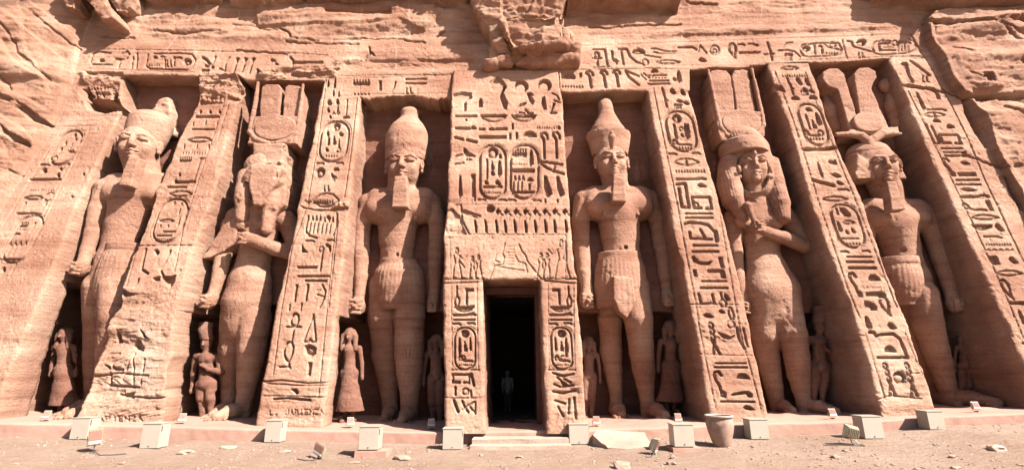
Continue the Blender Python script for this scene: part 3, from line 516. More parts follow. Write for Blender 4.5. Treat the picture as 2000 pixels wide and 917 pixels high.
def ramp(n, fac, stops):
    r = node(n, 'ShaderNodeValToRGB'); e = r.color_ramp.elements
    while len(e) < len(stops): e.new(.5)
    for x, (p, c) in zip(e, stops): x.position = p; x.color = (*c, 1) if len(c) == 3 else c
    n.links.new(fac, r.inputs[0]); return r.outputs[0]
def mix(n, fac, a, b, mode='MIX'):
    x = node(n, 'ShaderNodeMix', data_type='RGBA', blend_type=mode)
    for s, v in ((0, fac), (6, a), (7, b)):
        if hasattr(v, 'is_output'): n.links.new(v, x.inputs[s])
        else: x.inputs[s].default_value = v if s == 0 else (*v, 1)
    return x.outputs[2]
def mathn(n, op, a, b=0.0):
    x = node(n, 'ShaderNodeMath', operation=op)
    for s, v in ((0, a), (1, b)):
        if hasattr(v, 'is_output'): n.links.new(v, x.inputs[s])
        else: x.inputs[s].default_value = v
    return x.outputs[0]
def sandstone(name, c1, c2, c3, bump=.35, band=.5, pale=True, grain=1.0):
    m, n, b = newmat(name); iso = mapped(n, (1, 1, 1)); strata = mapped(n, (.16, .16, 2.6)); fine = mapped(n, (.6, .6, 7))
    a = noise(n, iso, .55, 5, .6); col = ramp(n, a, [(.32, c1), (.52, c2), (.70, c3)])
    s = noise(n, strata, 1.6, 6, .62); col = mix(n, band, col, ramp(n, s, [(.30, (.62, .50, .46)), (.44, (.92, .86, .82)), (.58, (1.06, 1.06, 1.04)), (.72, (.80, .72, .68))]), 'MULTIPLY')
    s2 = noise(n, fine, 2.2, 4, .6); col = mix(n, band*.3, col, ramp(n, s2, [(.35, (.80, .72, .68)), (.6, (1.1, 1.1, 1.08))]), 'MULTIPLY')
    g = noise(n, iso, 22, 4, .7); col = mix(n, .5*grain, col, ramp(n, g, [(.33, (.62, .56, .52)), (.5, (1, 1, 1)), (.7, (1.22, 1.2, 1.16))]), 'MULTIPLY')
    st = noise(n, mapped(n, (1, 1, .35)), 1.3, 6, .7); col = mix(n, ramp(n, st, [(.60, (0, 0, 0)), (.72, (.55, .55, .55))]), col, (.36, .235, .18))
    if pale:
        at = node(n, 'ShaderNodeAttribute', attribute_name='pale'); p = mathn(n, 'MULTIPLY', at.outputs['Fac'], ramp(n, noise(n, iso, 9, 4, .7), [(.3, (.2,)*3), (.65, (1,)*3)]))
        col = mix(n, mathn(n, 'MAXIMUM', p, 0), col, (.42, .315, .245)); dk = mathn(n, 'MAXIMUM', mathn(n, 'MULTIPLY', at.outputs['Fac'], -1.0), 0); col = mix(n, dk, col, (.12, .06, .044))  # negative values darken: painted shade of side faces, and the grey cliff patch
    n.links.new(col, b.inputs['Base Color']); b.inputs['Roughness'].default_value = .92; b.inputs['Specular IOR Level'].default_value = .15
    v = node(n, 'ShaderNodeTexVoronoi', i_Scale=26); n.links.new(iso, v.inputs['Vector'])
    pits = ramp(n, v.outputs['Distance'], [(.0, (0,)*3), (.30, (1,)*3)])
    pm = ramp(n, noise(n, iso, 3.0, 3), [(.5, (0,)*3), (.62, (1,)*3)]); pits = mix(n, pm, (1, 1, 1), pits)
    h = mathn(n, 'ADD', mathn(n, 'MULTIPLY', noise(n, iso, 45, 5, .75), 1.0), mathn(n, 'MULTIPLY', pits, .5)); h = mathn(n, 'ADD', h, mathn(n, 'MULTIPLY', s2, .3))
    h = mathn(n, 'ADD', h, mathn(n, 'MULTIPLY', noise(n, iso, 12, 4, .7), 1.2))
    bp = node(n, 'ShaderNodeBump', i_Strength=bump); bp.inputs['Distance'].default_value = .045; n.links.new(h, bp.inputs['Height']); n.links.new(bp.outputs[0], b.inputs['Normal'])
    return m
M_ST = sandstone('carved_sandstone', (.285, .145, .097), (.37, .217, .152), (.47, .32, .237), 1.1, .8)
M_CL = sandstone('cliff_sandstone', (.26, .128, .084), (.345, .193, .131), (.43, .28, .203), 1.2, .75)
M_FG = sandstone('statue_sandstone', (.235, .118, .081), (.325, .182, .127), (.41, .26, .19), 1.0, .8, False)
M_NI = sandstone('niche_shade_sandstone', (.125, .054, .037), (.175, .082, .057), (.23, .119, .086), .8, .6, False)  # darker, redder than the front: niche shade put into the stone colour
M_LE = sandstone('ledge_stone', (.27, .15, .115), (.30, .172, .13), (.32, .19, .145), .2, .1, False, .4)
M_SL = sandstone('pale_stone', (.27, .18, .135), (.33, .232, .18), (.38, .285, .23), .5, .2, False)
M_RK = sandstone('rubble_stone', (.22, .14, .105), (.28, .19, .145), (.34, .26, .21), .6, .2, False)
def ground_mat():
    m, n, b = newmat('desert_sand'); iso = mapped(n, (1, 1, 1)); st = mapped(n, (.5, 1.6, 1))
    col = ramp(n, noise(n, iso, .45, 5, .6), [(.3, (.26, .170, .122)), (.5, (.30, .204, .15)), (.72, (.35, .255, .195))])
    col = mix(n, .6, col, ramp(n, noise(n, iso, 14, 5, .8), [(.3, (.62, .56, .52)), (.5, (1, 1, 1)), (.68, (1.2, 1.18, 1.15))]), 'MULTIPLY')
    sp = node(n, 'ShaderNodeTexVoronoi', i_Scale=16); n.links.new(iso, sp.inputs['Vector'])
    col = mix(n, ramp(n, sp.outputs['Distance'], [(.10, (.5,)*3), (.2, (0,)*3)]), col, (.14, .085, .06))
    col = mix(n, ramp(n, noise(n, iso, 2.2, 6, .75), [(.58, (0,)*3), (.68, (.6,)*3)]), col, (.36, .29, .235))
    n.links.new(col, b.inputs['Base Color']); b.inputs['Roughness'].default_value = .95; b.inputs['Specular IOR Level'].default_value = .1
    h = mathn(n, 'ADD', noise(n, iso, 30, 5, .8), mathn(n, 'MULTIPLY', noise(n, st, 4, 5, .7), 2.0))
    bp = node(n, 'ShaderNodeBump', i_Strength=1.0); bp.inputs['Distance'].default_value = .07; n.links.new(h, bp.inputs['Height']); n.links.new(bp.outputs[0], b.inputs['Normal'])
    return m
M_GR = ground_mat()
def simple(name, col, rough=.6, metal=0, bump=0, var=.12, scale=6):
    m, n, b = newmat(name); iso = mapped(n, (1, 1, 1)); nz = noise(n, iso, scale, 5, .65)
    d = tuple(c*(1-var*2) for c in col); u = tuple(min(1, c*(1+var*.6)) for c in col)
    n.links.new(ramp(n, nz, [(.3, d), (.5, col), (.75, u)]), b.inputs['Base Color']); b.inputs['Roughness'].default_value = rough; b.inputs['Metallic'].default_value = metal
    if bump:
        bp = node(n, 'ShaderNodeBump', i_Strength=bump); bp.inputs['Distance'].default_value = .02; n.links.new(noise(n, iso, scale*6, 4, .7), bp.inputs['Height']); n.links.new(bp.outputs[0], b.inputs['Normal'])
    return m
M_BOX = simple('cream_painted_steel', (.29, .245, .195), .45, 0, .1, .05, 3); M_DK = simple('dark_steel', (.05, .04, .035), .5)
M_LAMP = simple('weathered_lamp_metal', (.34, .29, .20), .4, .3, .1, .15, 20); M_GLS = simple('lamp_glass', (.30, .13, .10), .12, 0, 0, .2, 30); M_REF = simple('lamp_reflector', (.5, .47, .42), .3, 0, 0, .08)
M_POT = simple('fired_clay', (.24, .145, .105), .8, 0, .5, .22, 7); M_RIM = simple('pale_clay_rim', (.28, .20, .16), .8, 0, .3, .1, 12)
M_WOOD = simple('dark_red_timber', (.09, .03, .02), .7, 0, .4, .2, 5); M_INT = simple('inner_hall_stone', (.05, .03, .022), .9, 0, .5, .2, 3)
M_SKIN = simple('skin', (.40, .24, .17), .6); M_WHT = simple('white_cotton', (.25, .25, .25), .9, 0, .2, .04); M_GRY = simple('grey_cloth', (.30, .31, .34), .9, 0, .2, .08); M_TRO = simple('dark_trousers', (.05, .05, .06), .9); M_STR = simple('bag_strap', (.03, .03, .03), .8)

# ------------------------------------------------------------------ facade pieces
Y_UP, Y_LO = 15.75, 16.45
STEP = 1.5
def bord(rows, idx, py):      # interpolate a border given as rows (py, xl, xr)
    a = np.array(rows, float); return np.interp(py, a[:, 0], a[:, idx])
def wrapcols(P, d, side, ydeep, amp=.02, cut=None):
    k_ = np.ones(61)/61; xs_ = np.convolve(np.pad(P[:, 0], 30, mode='reflect', reflect_type='odd'), k_, 'valid') if len(P) > 70 else P[:, 0]
    """columns running from a border column of points into the rock, towards +y"""
    n = 26; t = (np.arange(1, n+1)/n)**1.0
    Y = P[:, None, 1]+(ydeep-P[:, None, 1])*t[None, :]
    Z = np.repeat(P[:, None, 2], n, 1); X = P[:, None, 0]*(1-sst(0, .12, t)[None])+xs_[:, None]*sst(0, .12, t)[None]+amp*fbm(Y*1.2, Z*2.2, 3.3+side, 1.6, 4)*sst(0, .15, t)[None, :]*1.6+.012*fbm(Y, Z*4, 1.1, 3, 3)
    if cut is not None:                       # deeper recess cut into the side wall below hand height
        zc, dp0, w = cut; low = (P[:, 2] < zc+.05*fbm(P[:, 2]*3, 0*P[:, 2], 2))[:, None]; dp = dp0[0]+(dp0[1]-dp0[0])*np.clip((zc-P[:, 2:3])/4, 0, 1)
        u = np.arange(1, n+1)[None]/n; y0 = P[:, None, 1]
        Yc = np.where(u < .35, y0+dp*u/.35, np.where(u < .6, y0+dp+.02, y0+dp+(ydeep-y0-dp)*(u-.6)/.4)); Xc = P[:, None, 0]-w*np.clip((u-.35)/.25, 0, 1)+.02*fbm(Yc, Z*1.5, 3.3, 1.6, 4)+.03*fbm(Yc*0+1, Z, 2, 1.3, 4)*(u > .3)
        Y = np.where(low, Yc, Y); X = np.where(low, Xc, X)
    return np.stack([X, Y, Z], -1)
def patch(name, PX, PY, off=0., wrap='', parent=None, mat=None, ydeep=Y_LO, er=.05, jit=.02, cut=None):
    if callable(off): off = off(PY)
    P = onF(PX, PY, off); nr, nc = PX.shape
    X, Z = P[..., 0], P[..., 2]; wl, wr, wb = 'L' in wrap, 'R' in wrap, 'B' in wrap
    dl = X-X[:, :1]; dr = X[:, -1:]-X; db = Z-Z[-1:, :]
    def ch(z, s): return jit*(1.3*fbm(z*0+s*3.1, z, .7, 2.2, 5, .6)+.8*np.clip(fbm(z*0+s*1.7, z, 2.7, 1.1, 2)-.25, 0, 1)*4)
    if wl: X = X+ch(Z, 1+X[0, 0])*np.exp(-dl/.12)
    if wr: X = X-ch(Z, 2+X[0, 0])*np.exp(-dr/.12)
    if wb: Z = Z+(np.abs(ch(X, 5))*1.4)*np.exp(-db/.1)
    d = disp(X, Z); e = er*(1+.6*fbm(X, Z, 9.9, 2.0, 3))
    rr = .09
    for w, q in ((wl, dl), (wr, dr), (wb, db)):
        if w: d = d+np.where(q < rr, e*(1-q/rr)**2, 0)
    Y = D0-off+TB*Z+d
    G3 = np.stack([X, Y, Z], -1)
    pale = samp(RP, X, Z)
    if wl: A = wrapcols(G3[:, 0], d, 1, ydeep)[:, ::-1]; G3 = np.concatenate([A, G3], 1); pale = np.concatenate([np.zeros(A.shape[:2])+np.minimum(pale[:, :1]*.4-.1*np.arange(A.shape[1])[::-1][None], 0).clip(-.42), pale], 1)  # left side darkens inwards: darker stone plus shade painted into the tone
    if wr: A = wrapcols(G3[:, -1], d, 2, ydeep, cut=cut); G3 = np.concatenate([G3, A], 1); pale = np.concatenate([pale, np.zeros(A.shape[:2])+np.minimum(pale[:, -1:]*.5-.08*np.arange(A.shape[1])[None], 0).clip(-.35)], 1)  # right side likewise toned down with depth, shade included in the colour
    if wb:
        B = G3[-1]; n = 20; t = (np.arange(1, n+1)/n)[:, None]
        Yb = B[None, :, 1]+(np.maximum(ydeep, B[None, :, 1])-B[None, :, 1])*t; Xb = np.repeat(B[None, :, 0], n, 0); Zb = B[None, :, 2]+.03*fbm(Xb, Yb, 7, 1.3, 4)*1.2
        G3 = np.concatenate([G3, np.stack([Xb, Yb, Zb], -1)], 0); pale = np.concatenate([pale, np.zeros(Zb.shape)], 0)
    return mesh_obj(name, G3, gfaces(*G3.shape[:2]), mat or M_ST, parent, attrs={'pale': pale})
def rowpatch(name, rows, step=STEP, **k):
    a = np.array(rows, float); py = np.arange(a[0, 0], a[-1, 0]+step, step); py = np.linspace(a[0, 0], a[-1, 0], len(py))
    xl, xr = bord(rows, 1, py), bord(rows, 2, py); nc = int(max(xr-xl)/step)+2; s = np.linspace(0, 1, nc)
    PX = xl[:, None]+(xr-xl)[:, None]*s[None]; PY = np.repeat(py[:, None], nc, 1); return patch(name, PX, PY, **k)
def colpatch(name, cols, step=STEP, **k):      # cols: (px, top, bottom)
    a = np.array(cols, float); px = np.linspace(a[0, 0], a[-1, 0], int((a[-1, 0]-a[0, 0])/step)+2)
    t, b = np.interp(px, a[:, 0], a[:, 1]), np.interp(px, a[:, 0], a[:, 2]); nr = int(max(b-t)/step)+2; s = np.linspace(0, 1, nr)
    PY = t[None]+(b-t)[None]*s[:, None]; PX = np.repeat(px[None], nr, 0); return patch(name, PX, PY, **k)

TEMPLE = empty('rock_temple_facade', (0, 13.2, .35), 'carved pinkish sandstone temple front cut into the cliff, with sloping inscribed buttresses', 'temple')
def label(o, t): o['label'] = t; return o
B0 = [(145, 150, 237), (220, 120, 234), (300, 72, 198), (400, 10, 150), (540, -80, 96), (700, -200, 28), (838, -290, -26)]
B1 = [(150, 385, 475), (186, 387, 468), (252, 357, 446), (361, 309, 420), (400, 296, 408), (502, 258, 372), (581, 230, 349), (660, 203, 335), (761, 167, 322), (845, 138, 312)]
B2 = [(148, 635, 706), (192, 625, 704), (241, 614, 699), (323, 598, 690), (394, 583, 682), (415, 580, 680), (485, 567, 672), (581, 541, 660), (700, 521, 646), (804, 500, 634), (848, 495, 628)]
B4 = [(176, 1264, 1346), (190, 1267, 1350), (395, 1305, 1405), (510, 1330, 1434), (638, 1356, 1464), (814, 1387, 1502), (846, 1392, 1508)]
B5 = [(124, 1499, 1583), (133, 1501, 1585), (241, 1539, 1620), (283, 1551, 1637), (390, 1583, 1684), (538, 1637, 1736), (638, 1673, 1775), (810, 1724, 1832), (838, 1733, 1842)]
B6 = [(112, 1737, 1819), (122, 1739, 1826), (171, 1761, 1858), (190, 1768, 1872), (290, 1812, 1930), (360, 1843, 1962), (425, 1872, 1996), (540, 1924, 2062), (635, 1967, 2115), (740, 2012, 2172), (838, 2055, 2225)]
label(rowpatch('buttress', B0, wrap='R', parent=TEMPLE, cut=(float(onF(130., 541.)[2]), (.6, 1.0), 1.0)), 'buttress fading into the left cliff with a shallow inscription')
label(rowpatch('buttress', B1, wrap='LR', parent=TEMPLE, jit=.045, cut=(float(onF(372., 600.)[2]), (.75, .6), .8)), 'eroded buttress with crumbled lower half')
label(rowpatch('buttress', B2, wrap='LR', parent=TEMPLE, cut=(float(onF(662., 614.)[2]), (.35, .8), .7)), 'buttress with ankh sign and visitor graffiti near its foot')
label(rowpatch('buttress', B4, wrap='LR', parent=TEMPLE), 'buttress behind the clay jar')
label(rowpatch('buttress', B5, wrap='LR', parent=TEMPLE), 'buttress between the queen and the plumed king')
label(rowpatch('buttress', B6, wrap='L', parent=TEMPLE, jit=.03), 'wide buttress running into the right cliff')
# frieze: full band whose underside is the ceiling of four niches
FT = [(150, 92), (640, 98), (1000, 84), (1400, 70), (1795, 56), (1830, 56)]
cols = []
for x, b in [(150, 146), (236, 147), (300, 146), (388, 149), (392, 151), (470, 152), (480, 158), (560, 156), (632, 158), (640, 149), (705, 148), (880, 146), (900, 146), (1095, 137), (1100, 136), (1266, 134), (1345, 136), (1352, 137), (1400, 131), (1440, 133), (1495, 126), (1500, 125), (1583, 124), (1590, 123), (1660, 120), (1738, 115), (1742, 113), (1822, 112)]:
    cols.append((x, float(np.interp(x, [f[0] for f in FT], [f[1] for f in FT])), b))
colpatch('inscribed_frieze', cols, wrap='B', parent=TEMPLE, ydeep=Y_LO, er=.03)
label(colpatch('niche_lintel', [(704, 147.5, 192), (720, 147, 196), (760, 147, 190), (800, 147, 186), (850, 147, 196), (882, 146, 193)], wrap='B', parent=TEMPLE, jit=.06), 'broken lintel with ragged underside')
label(colpatch('niche_lintel', [(1094, 136.5, 182), (1150, 136, 180), (1200, 135, 177), (1268, 134, 177)], wrap='B', parent=TEMPLE), 'lintel with sharp lower edge')
colpatch('niche_lintel', [(1262, 133.5, 177), (1347, 135.5, 177)], wrap='', parent=TEMPLE)
# doorway: panel and two jambs, standing forward
DP = [(138, 884, 1096), (185, 881, 1098), (300, 877, 1105), (400, 873, 1112), (440, 868, 1114), (500, 866, 1121), (546, 865, 1129)]
rowpatch('doorway_panel', DP, off=PO, wrap='LRB', parent=TEMPLE, jit=.025)
label(rowpatch('door_jamb', [(545.5, 865, 942), (700, 867, 945), (846, 868, 949)], off=PO, wrap='LR', parent=TEMPLE, ydeep=17.1), 'left jamb')
label(rowpatch('door_jamb', [(545.5, 1054, 1129), (700, 1061, 1138), (846, 1069, 1147)], off=PO, wrap='LR', parent=TEMPLE, ydeep=17.1), 'right jamb')
# ------------------------------------------------------------------ niches: upper wall, hand-height step, deep lower recess
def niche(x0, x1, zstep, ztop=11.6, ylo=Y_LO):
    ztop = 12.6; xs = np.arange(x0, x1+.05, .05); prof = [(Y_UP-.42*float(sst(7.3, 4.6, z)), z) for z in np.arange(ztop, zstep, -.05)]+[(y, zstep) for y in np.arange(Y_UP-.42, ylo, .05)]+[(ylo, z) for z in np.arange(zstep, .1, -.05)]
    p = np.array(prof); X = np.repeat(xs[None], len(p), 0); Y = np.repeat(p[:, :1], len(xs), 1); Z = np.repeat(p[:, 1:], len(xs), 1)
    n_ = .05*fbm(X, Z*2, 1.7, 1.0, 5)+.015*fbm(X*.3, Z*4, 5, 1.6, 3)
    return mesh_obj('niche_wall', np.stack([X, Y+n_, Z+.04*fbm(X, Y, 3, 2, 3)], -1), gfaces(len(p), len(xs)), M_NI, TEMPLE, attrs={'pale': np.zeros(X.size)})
def xF(px, py): return float(onF(float(px), float(py))[0])
def zV(py, px=1000, y=15.1): return float(V(px, py, y)[2])
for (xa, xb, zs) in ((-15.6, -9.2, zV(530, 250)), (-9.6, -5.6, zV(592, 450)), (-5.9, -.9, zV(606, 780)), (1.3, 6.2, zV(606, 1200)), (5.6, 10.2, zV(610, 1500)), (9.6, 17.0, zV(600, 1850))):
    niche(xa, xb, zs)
# ------------------------------------------------------------------ inner hall seen through the door
def wallbox(name, x0, x1, y0, y1, z0, z1, mat, parent, b=.004):
    bm = bmesh.new(); bmesh.ops.create_cube(bm, size=1, matrix=Matrix.Translation(((x0+x1)/2, (y0+y1)/2, (z0+z1)/2)) @ Matrix.Diagonal((x1-x0, y1-y0, z1-z0, 1)))
    if b: bmesh.ops.bevel(bm, geom=bm.edges[:], offset=b, segments=2, affect='EDGES')
    return bm_obj(name, bm, mat, parent)
dl, dr = xF(945, 700), xF(1061, 700); dz = float(onF(1000., 546., .75)[2])
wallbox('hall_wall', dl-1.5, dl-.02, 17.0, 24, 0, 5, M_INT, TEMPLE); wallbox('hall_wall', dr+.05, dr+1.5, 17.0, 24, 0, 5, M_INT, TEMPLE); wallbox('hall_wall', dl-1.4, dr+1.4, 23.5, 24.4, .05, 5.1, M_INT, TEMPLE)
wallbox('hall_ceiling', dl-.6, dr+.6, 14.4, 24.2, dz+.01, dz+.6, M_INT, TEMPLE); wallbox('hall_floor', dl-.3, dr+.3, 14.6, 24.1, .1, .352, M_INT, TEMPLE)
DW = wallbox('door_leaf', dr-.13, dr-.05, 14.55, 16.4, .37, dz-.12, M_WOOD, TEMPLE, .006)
wallbox('door_frame', dr-.16, dr-.02, 14.2, 14.5, .36, dz-.03, M_WOOD, TEMPLE, .01); wallbox('door_frame', dl-.02, dr+.0, 14.25, 14.52, dz-.22, dz-.02, M_WOOD, TEMPLE, .01)

# ------------------------------------------------------------------ cliffs
def cliff(PXs, PYs, name='cliff'):
    P = onF(PXs, PYs); X, Z = P[..., 0], P[..., 2]; d = disp(X, Z); far = (Z > Z1-.4) | (np.abs(X) > U1-.4)
    d = d+.45*fbm(X*.5, Z, 2.2, .35, 4)*sst(15.5, 19, Z)+.5*fbm(X, Z, 3.2, .3, 4)*sst(21, 25, np.abs(X))
    G3 = np.stack([X, D0+TB*Z+d+sst(17, 30, Z)*2.5, Z], -1)
    return tag(mesh_obj(name, G3, gfaces(*G3.shape[:2]), M_CL, attrs={'pale': np.where(far, 0, samp(RP, X, Z))}), kind='structure')
def cl_rows(pys, xl, xr, step):
    nc = int(max(xr-xl)/step)+2; s = np.linspace(0, 1, nc); return xl[:, None]+(xr-xl)[:, None]*s[None], np.repeat(pys[:, None], nc, 1)
# upper cliff, above the frieze line
px = np.arange(148, 1832, 2.1); top = np.interp(px, [f[0] for f in FT], [f[1] for f in FT])
s = np.concatenate([np.linspace(0, .62, 30)**1, np.linspace(.63, 1, 60)]); py0 = -330
yy = np.concatenate([np.linspace(-330, -30, 50), np.linspace(-26, 0, 12)])
PYg = np.concatenate([np.repeat(yy[:, None], len(px), 1), top[None]*np.linspace(.02, 1, 48)[:, None]+0.6*np.linspace(0, 1, 48)[:, None]], 0)
cliff(np.repeat(px[None], len(PYg), 0), PYg)
xb_, zb_ = np.meshgrid(np.arange(-26, 26, .5), np.arange(34, 11.9, -.5)); tag(mesh_obj('cliff', np.stack([xb_, D0+TB*zb_+1.1+sst(17, 30, zb_)*2.5+.3*fbm(xb_, zb_, 1, .5, 3), zb_], -1), gfaces(*xb_.shape), M_CL), kind='structure')
# left cliff
pys = np.concatenate([np.linspace(-330, -20, 50), np.arange(-18, 846, 2.2)])
xr = np.interp(pys, [-330, 55, 92, 150, 220, 300, 400, 540, 700, 846], [151, 151, 153, 151, 122, 74, 12, -78, -198, -292])
pys2 = pys[pys < 520]; cliff(*cl_rows(pys2, np.full(len(pys2), -70.), xr[pys < 520], 2.4))
xl = np.full(len(pys), -68.); m = pys < 520
pysb = np.linspace(-330, 850, 130); xrb = np.minimum(np.interp(pysb, pys, xr), -66.); cliff(*cl_rows(pysb, np.full(len(pysb), -900.), xrb, 9))
# right cliff
xlr = np.interp(pys, [-330, 56, 112, 122, 190, 290, 360, 425, 540, 635, 740, 846], [1828, 1828, 1818, 1824, 1870, 1928, 1960, 1994, 2060, 2113, 2170, 2226])
xlr = xlr-3; k_ = pys < 548; cliff(*cl_rows(pys[k_], xlr[k_], np.full(k_.sum(), 2064.), 2.4))
xlb = np.maximum(np.interp(pysb, pys, xlr), 2060.); cliff(*cl_rows(pysb, xlb, np.full(len(pysb), 2900.), 9))
# ------------------------------------------------------------------ ledge along the foot of the facade
LT = [(-900, 800), (0, 825), (300, 831), (500, 837), (850, 843), (1143, 839), (1500, 826), (1700, 821), (1850, 812), (2000, 806), (2900, 770)]
LB = [(-900, 820), (0, 852), (300, 858), (600, 862), (850, 866), (1143, 864), (1300, 853), (1500, 852), (1700, 843), (1850, 830), (2000, 826), (2900, 790)]
YL = 12.72
lx = np.concatenate([np.arange(-900, -50, 25), np.arange(-50, 2060, 3.0), np.arange(2060, 2900, 25)])
lt = onV(lx, np.interp(lx, *zip(*LT)), YL); lb = onV(lx, np.interp(lx, *zip(*LB)), YL)
def zledge(x): return np.interp(x, lt[:, 0], lt[:, 2])
def zbase(x): return np.interp(x, lb[:, 0], lb[:, 2])
prof = [(YL+.03, -.9), (YL+.02, -.05), (YL+.01, -.0), (YL, .0)]
rowsP = []
X = lt[:, 0]; zt, zb = lt[:, 2]+.0, lb[:, 2]-.05
for k in range(12):
    t = k/11; zz = zb+(zt-.03-zb)*t; rowsP.append(np.stack([X, YL+.012*fbm(X, zz, 3, 3, 4)+.05*np.clip(fbm(X, zz, 6, 1.6, 3)-.45, 0, 1), zz], -1))
rowsP.append(np.stack([X, X*0+YL+.02, zt-.008], -1)); rowsP.append(np.stack([X, X*0+YL+.05, zt], -1))
for y in np.concatenate([np.arange(YL+.12, 15, .12), np.arange(15, 16.7, .3)]): rowsP.append(np.stack([X, X*0+y, zt+.012*fbm(X, X*0+y, 4, 2.5, 4)+.05*sst(.2, .8, fbm(X, X*0+y, 9, .8, 3))*sst(13, 14, y)], -1))
LG = np.stack(rowsP[::-1], 0)
ledge = tag(mesh_obj('stone_ledge', LG, gfaces(*LG.shape[:2]), M_LE), 'low pink stone kerb running along the foot of the temple front', 'ledge')

# ------------------------------------------------------------------ ground
def zground(x, y):
    b = zbase(x); k = sst(9.0, 12.6, y)
    return b*(.25+.75*k)*sst(2.5, 9, y)+.012*fbm(x, y, 0, .6, 4)+.010*fbm(x, y, 1, 3.5, 4)*sst(60, 20, np.abs(x)+np.abs(y))+.02*np.clip(fbm(x, y, 2, 1.2, 3)-.1, 0, 1)
gx = np.concatenate([-np.geomspace(30, 900, 24)[::-1], np.arange(-24, 24, .07), np.geomspace(30, 900, 24)]); gy = np.concatenate([-np.geomspace(6, 900, 24)[::-1], np.arange(-4, 8.5, .4), np.arange(8.6, 12.76, .045), [13.5, 17, 25, 60, 200, 900]])
X, Y = np.meshgrid(gx, gy[::-1]); Z = zground(X, Y); Z = np.where(Y > 12.9, -.4, Z)
Z = np.where(np.abs(X) > 30, Z*.5, Z)
tag(mesh_obj('ground', np.stack([X, Y, Z], -1), gfaces(*X.shape), M_GR), kind='structure')
def G0(px, py):                                # pixel -> point on the ground
    y = 12.0
    for _ in range(25):
        P = V(px, py, y); z = float(zground(P[0], y)); d = ray(float(px), float(py)); t = (z-CAMZ)/d[2]; y = min(12.7, .5*y+.5*d[1]*t)
    P = V(px, py, y); return np.array([P[0], y, float(zground(P[0], y))])

# ------------------------------------------------------------------ stones
def rockmesh(r, seed, sc=(1, 1, .6), sub=2):
    bm = bmesh.new(); bmesh.ops.create_icosphere(bm, subdivisions=sub, radius=1)
    for v in bm.verts:
        p = np.array(v.co); n_ = float(fbm(p[0]+seed*3.1, p[1]+seed, p[2], 1.1, 3)); q = np.sign(p)*np.abs(p)**.75*(1+.45*n_); v.co = Vector((q[0]*sc[0]*r, q[1]*sc[1]*r, q[2]*sc[2]*r))
    return bm
def peb():
    rs = np.random.RandomState(5); N = 5200; vs, fs = [], []
    bm = bmesh.new(); bmesh.ops.create_icosphere(bm, subdivisions=1, radius=1); bv = np.array([v.co[:] for v in bm.verts]); bf = np.array([[v.index for v in f.verts] for f in bm.faces]); bm.free()
    y = 8.2+4.5*rs.rand(N); x = (rs.rand(N)*2-1)*(1.15*y+1.5); r = .006+.018*rs.rand(N)**4; r = r*np.where(rs.rand(N) < .03, 1.9, 1)
    cl = fbm(x, y, 5, .9, 3); r *= np.where(cl > 0, 1.15, .7); z = zground(x, y)
    for i in range(N):
        q = bv*(1+.35*(rs.rand(len(bv), 1)-.5))*np.array([r[i]*(1+rs.rand()), r[i]*(1+rs.rand()*.5), r[i]*.6]); a = rs.rand()*6.3; c, s = math.cos(a), math.sin(a)
        q = np.stack([q[:, 0]*c-q[:, 1]*s, q[:, 0]*s+q[:, 1]*c, q[:, 2]], 1)+np.array([x[i], y[i], z[i]+r[i]*.2]); vs.append(q); fs.append(bf+len(bv)*i)
    tag(mesh_obj('gravel', np.concatenate(vs), np.concatenate(fs), M_RK, smooth=False), kind='stuff')
peb()
for px, py, wd, sc, lab, mt in ((362, 884, 26, (1, .8, .3), 'pale flat stone lying in the sand left of the small floodlight', M_SL), (445, 874, 30, (1, .7, .2), 'thin pale stone flake in the sand in front of the bare buttress foot', M_SL),
                            (555, 882, 22, (1, .8, .25), 'small pale stone below the box standing before the graffiti', M_SL), (785, 897, 34, (1, .5, .35), 'dark stone just right of the plinthed cream box', M_RK),
                            (1215, 912, 42, (1, .6, .4), 'reddish rock at the bottom edge below the fallen slab', M_RK), (1310, 906, 20, (1, .8, .6), 'small dark rock below the plinth of the box beside the jar', M_RK),
                            (1314, 894, 12, (1, .8, .6), 'tiny dark pebble nearest the plinth of the box beside the jar', M_RK), (1946, 878, 34, (1, .7, .4), 'pale flat rock alone on the sand at far right', M_SL),
                            (1633, 893, 16, (1, .8, .5), 'dark pebble in front of the tilted yellowish floodlight', M_RK), (1862, 893, 14, (1, .8, .5), 'little dark stone on the open sand at right', M_RK),
                            (1868, 914, 16, (1, .8, .5), 'pale stone at the very bottom edge on the right', M_SL), (690, 903, 18, (1, .8, .3), 'grey pebble in front of the plinthed cream box', M_RK),
                            (1015, 893, 16, (1, .8, .4), 'pebble lying before the entrance steps', M_RK), (240, 905, 14, (1, .8, .4), 'pebble near the bottom left in front of the pole floodlight', M_RK)):
    P = G0(px, py); r = wd*mpp(P)/2; bm = rockmesh(r, px, sc); bmesh.ops.translate(bm, vec=Vector((P[0], P[1], P[2]+r*sc[2]*.35)), verts=bm.verts)
    tag(bm_obj('stone', bm, mt), lab, 'stone')
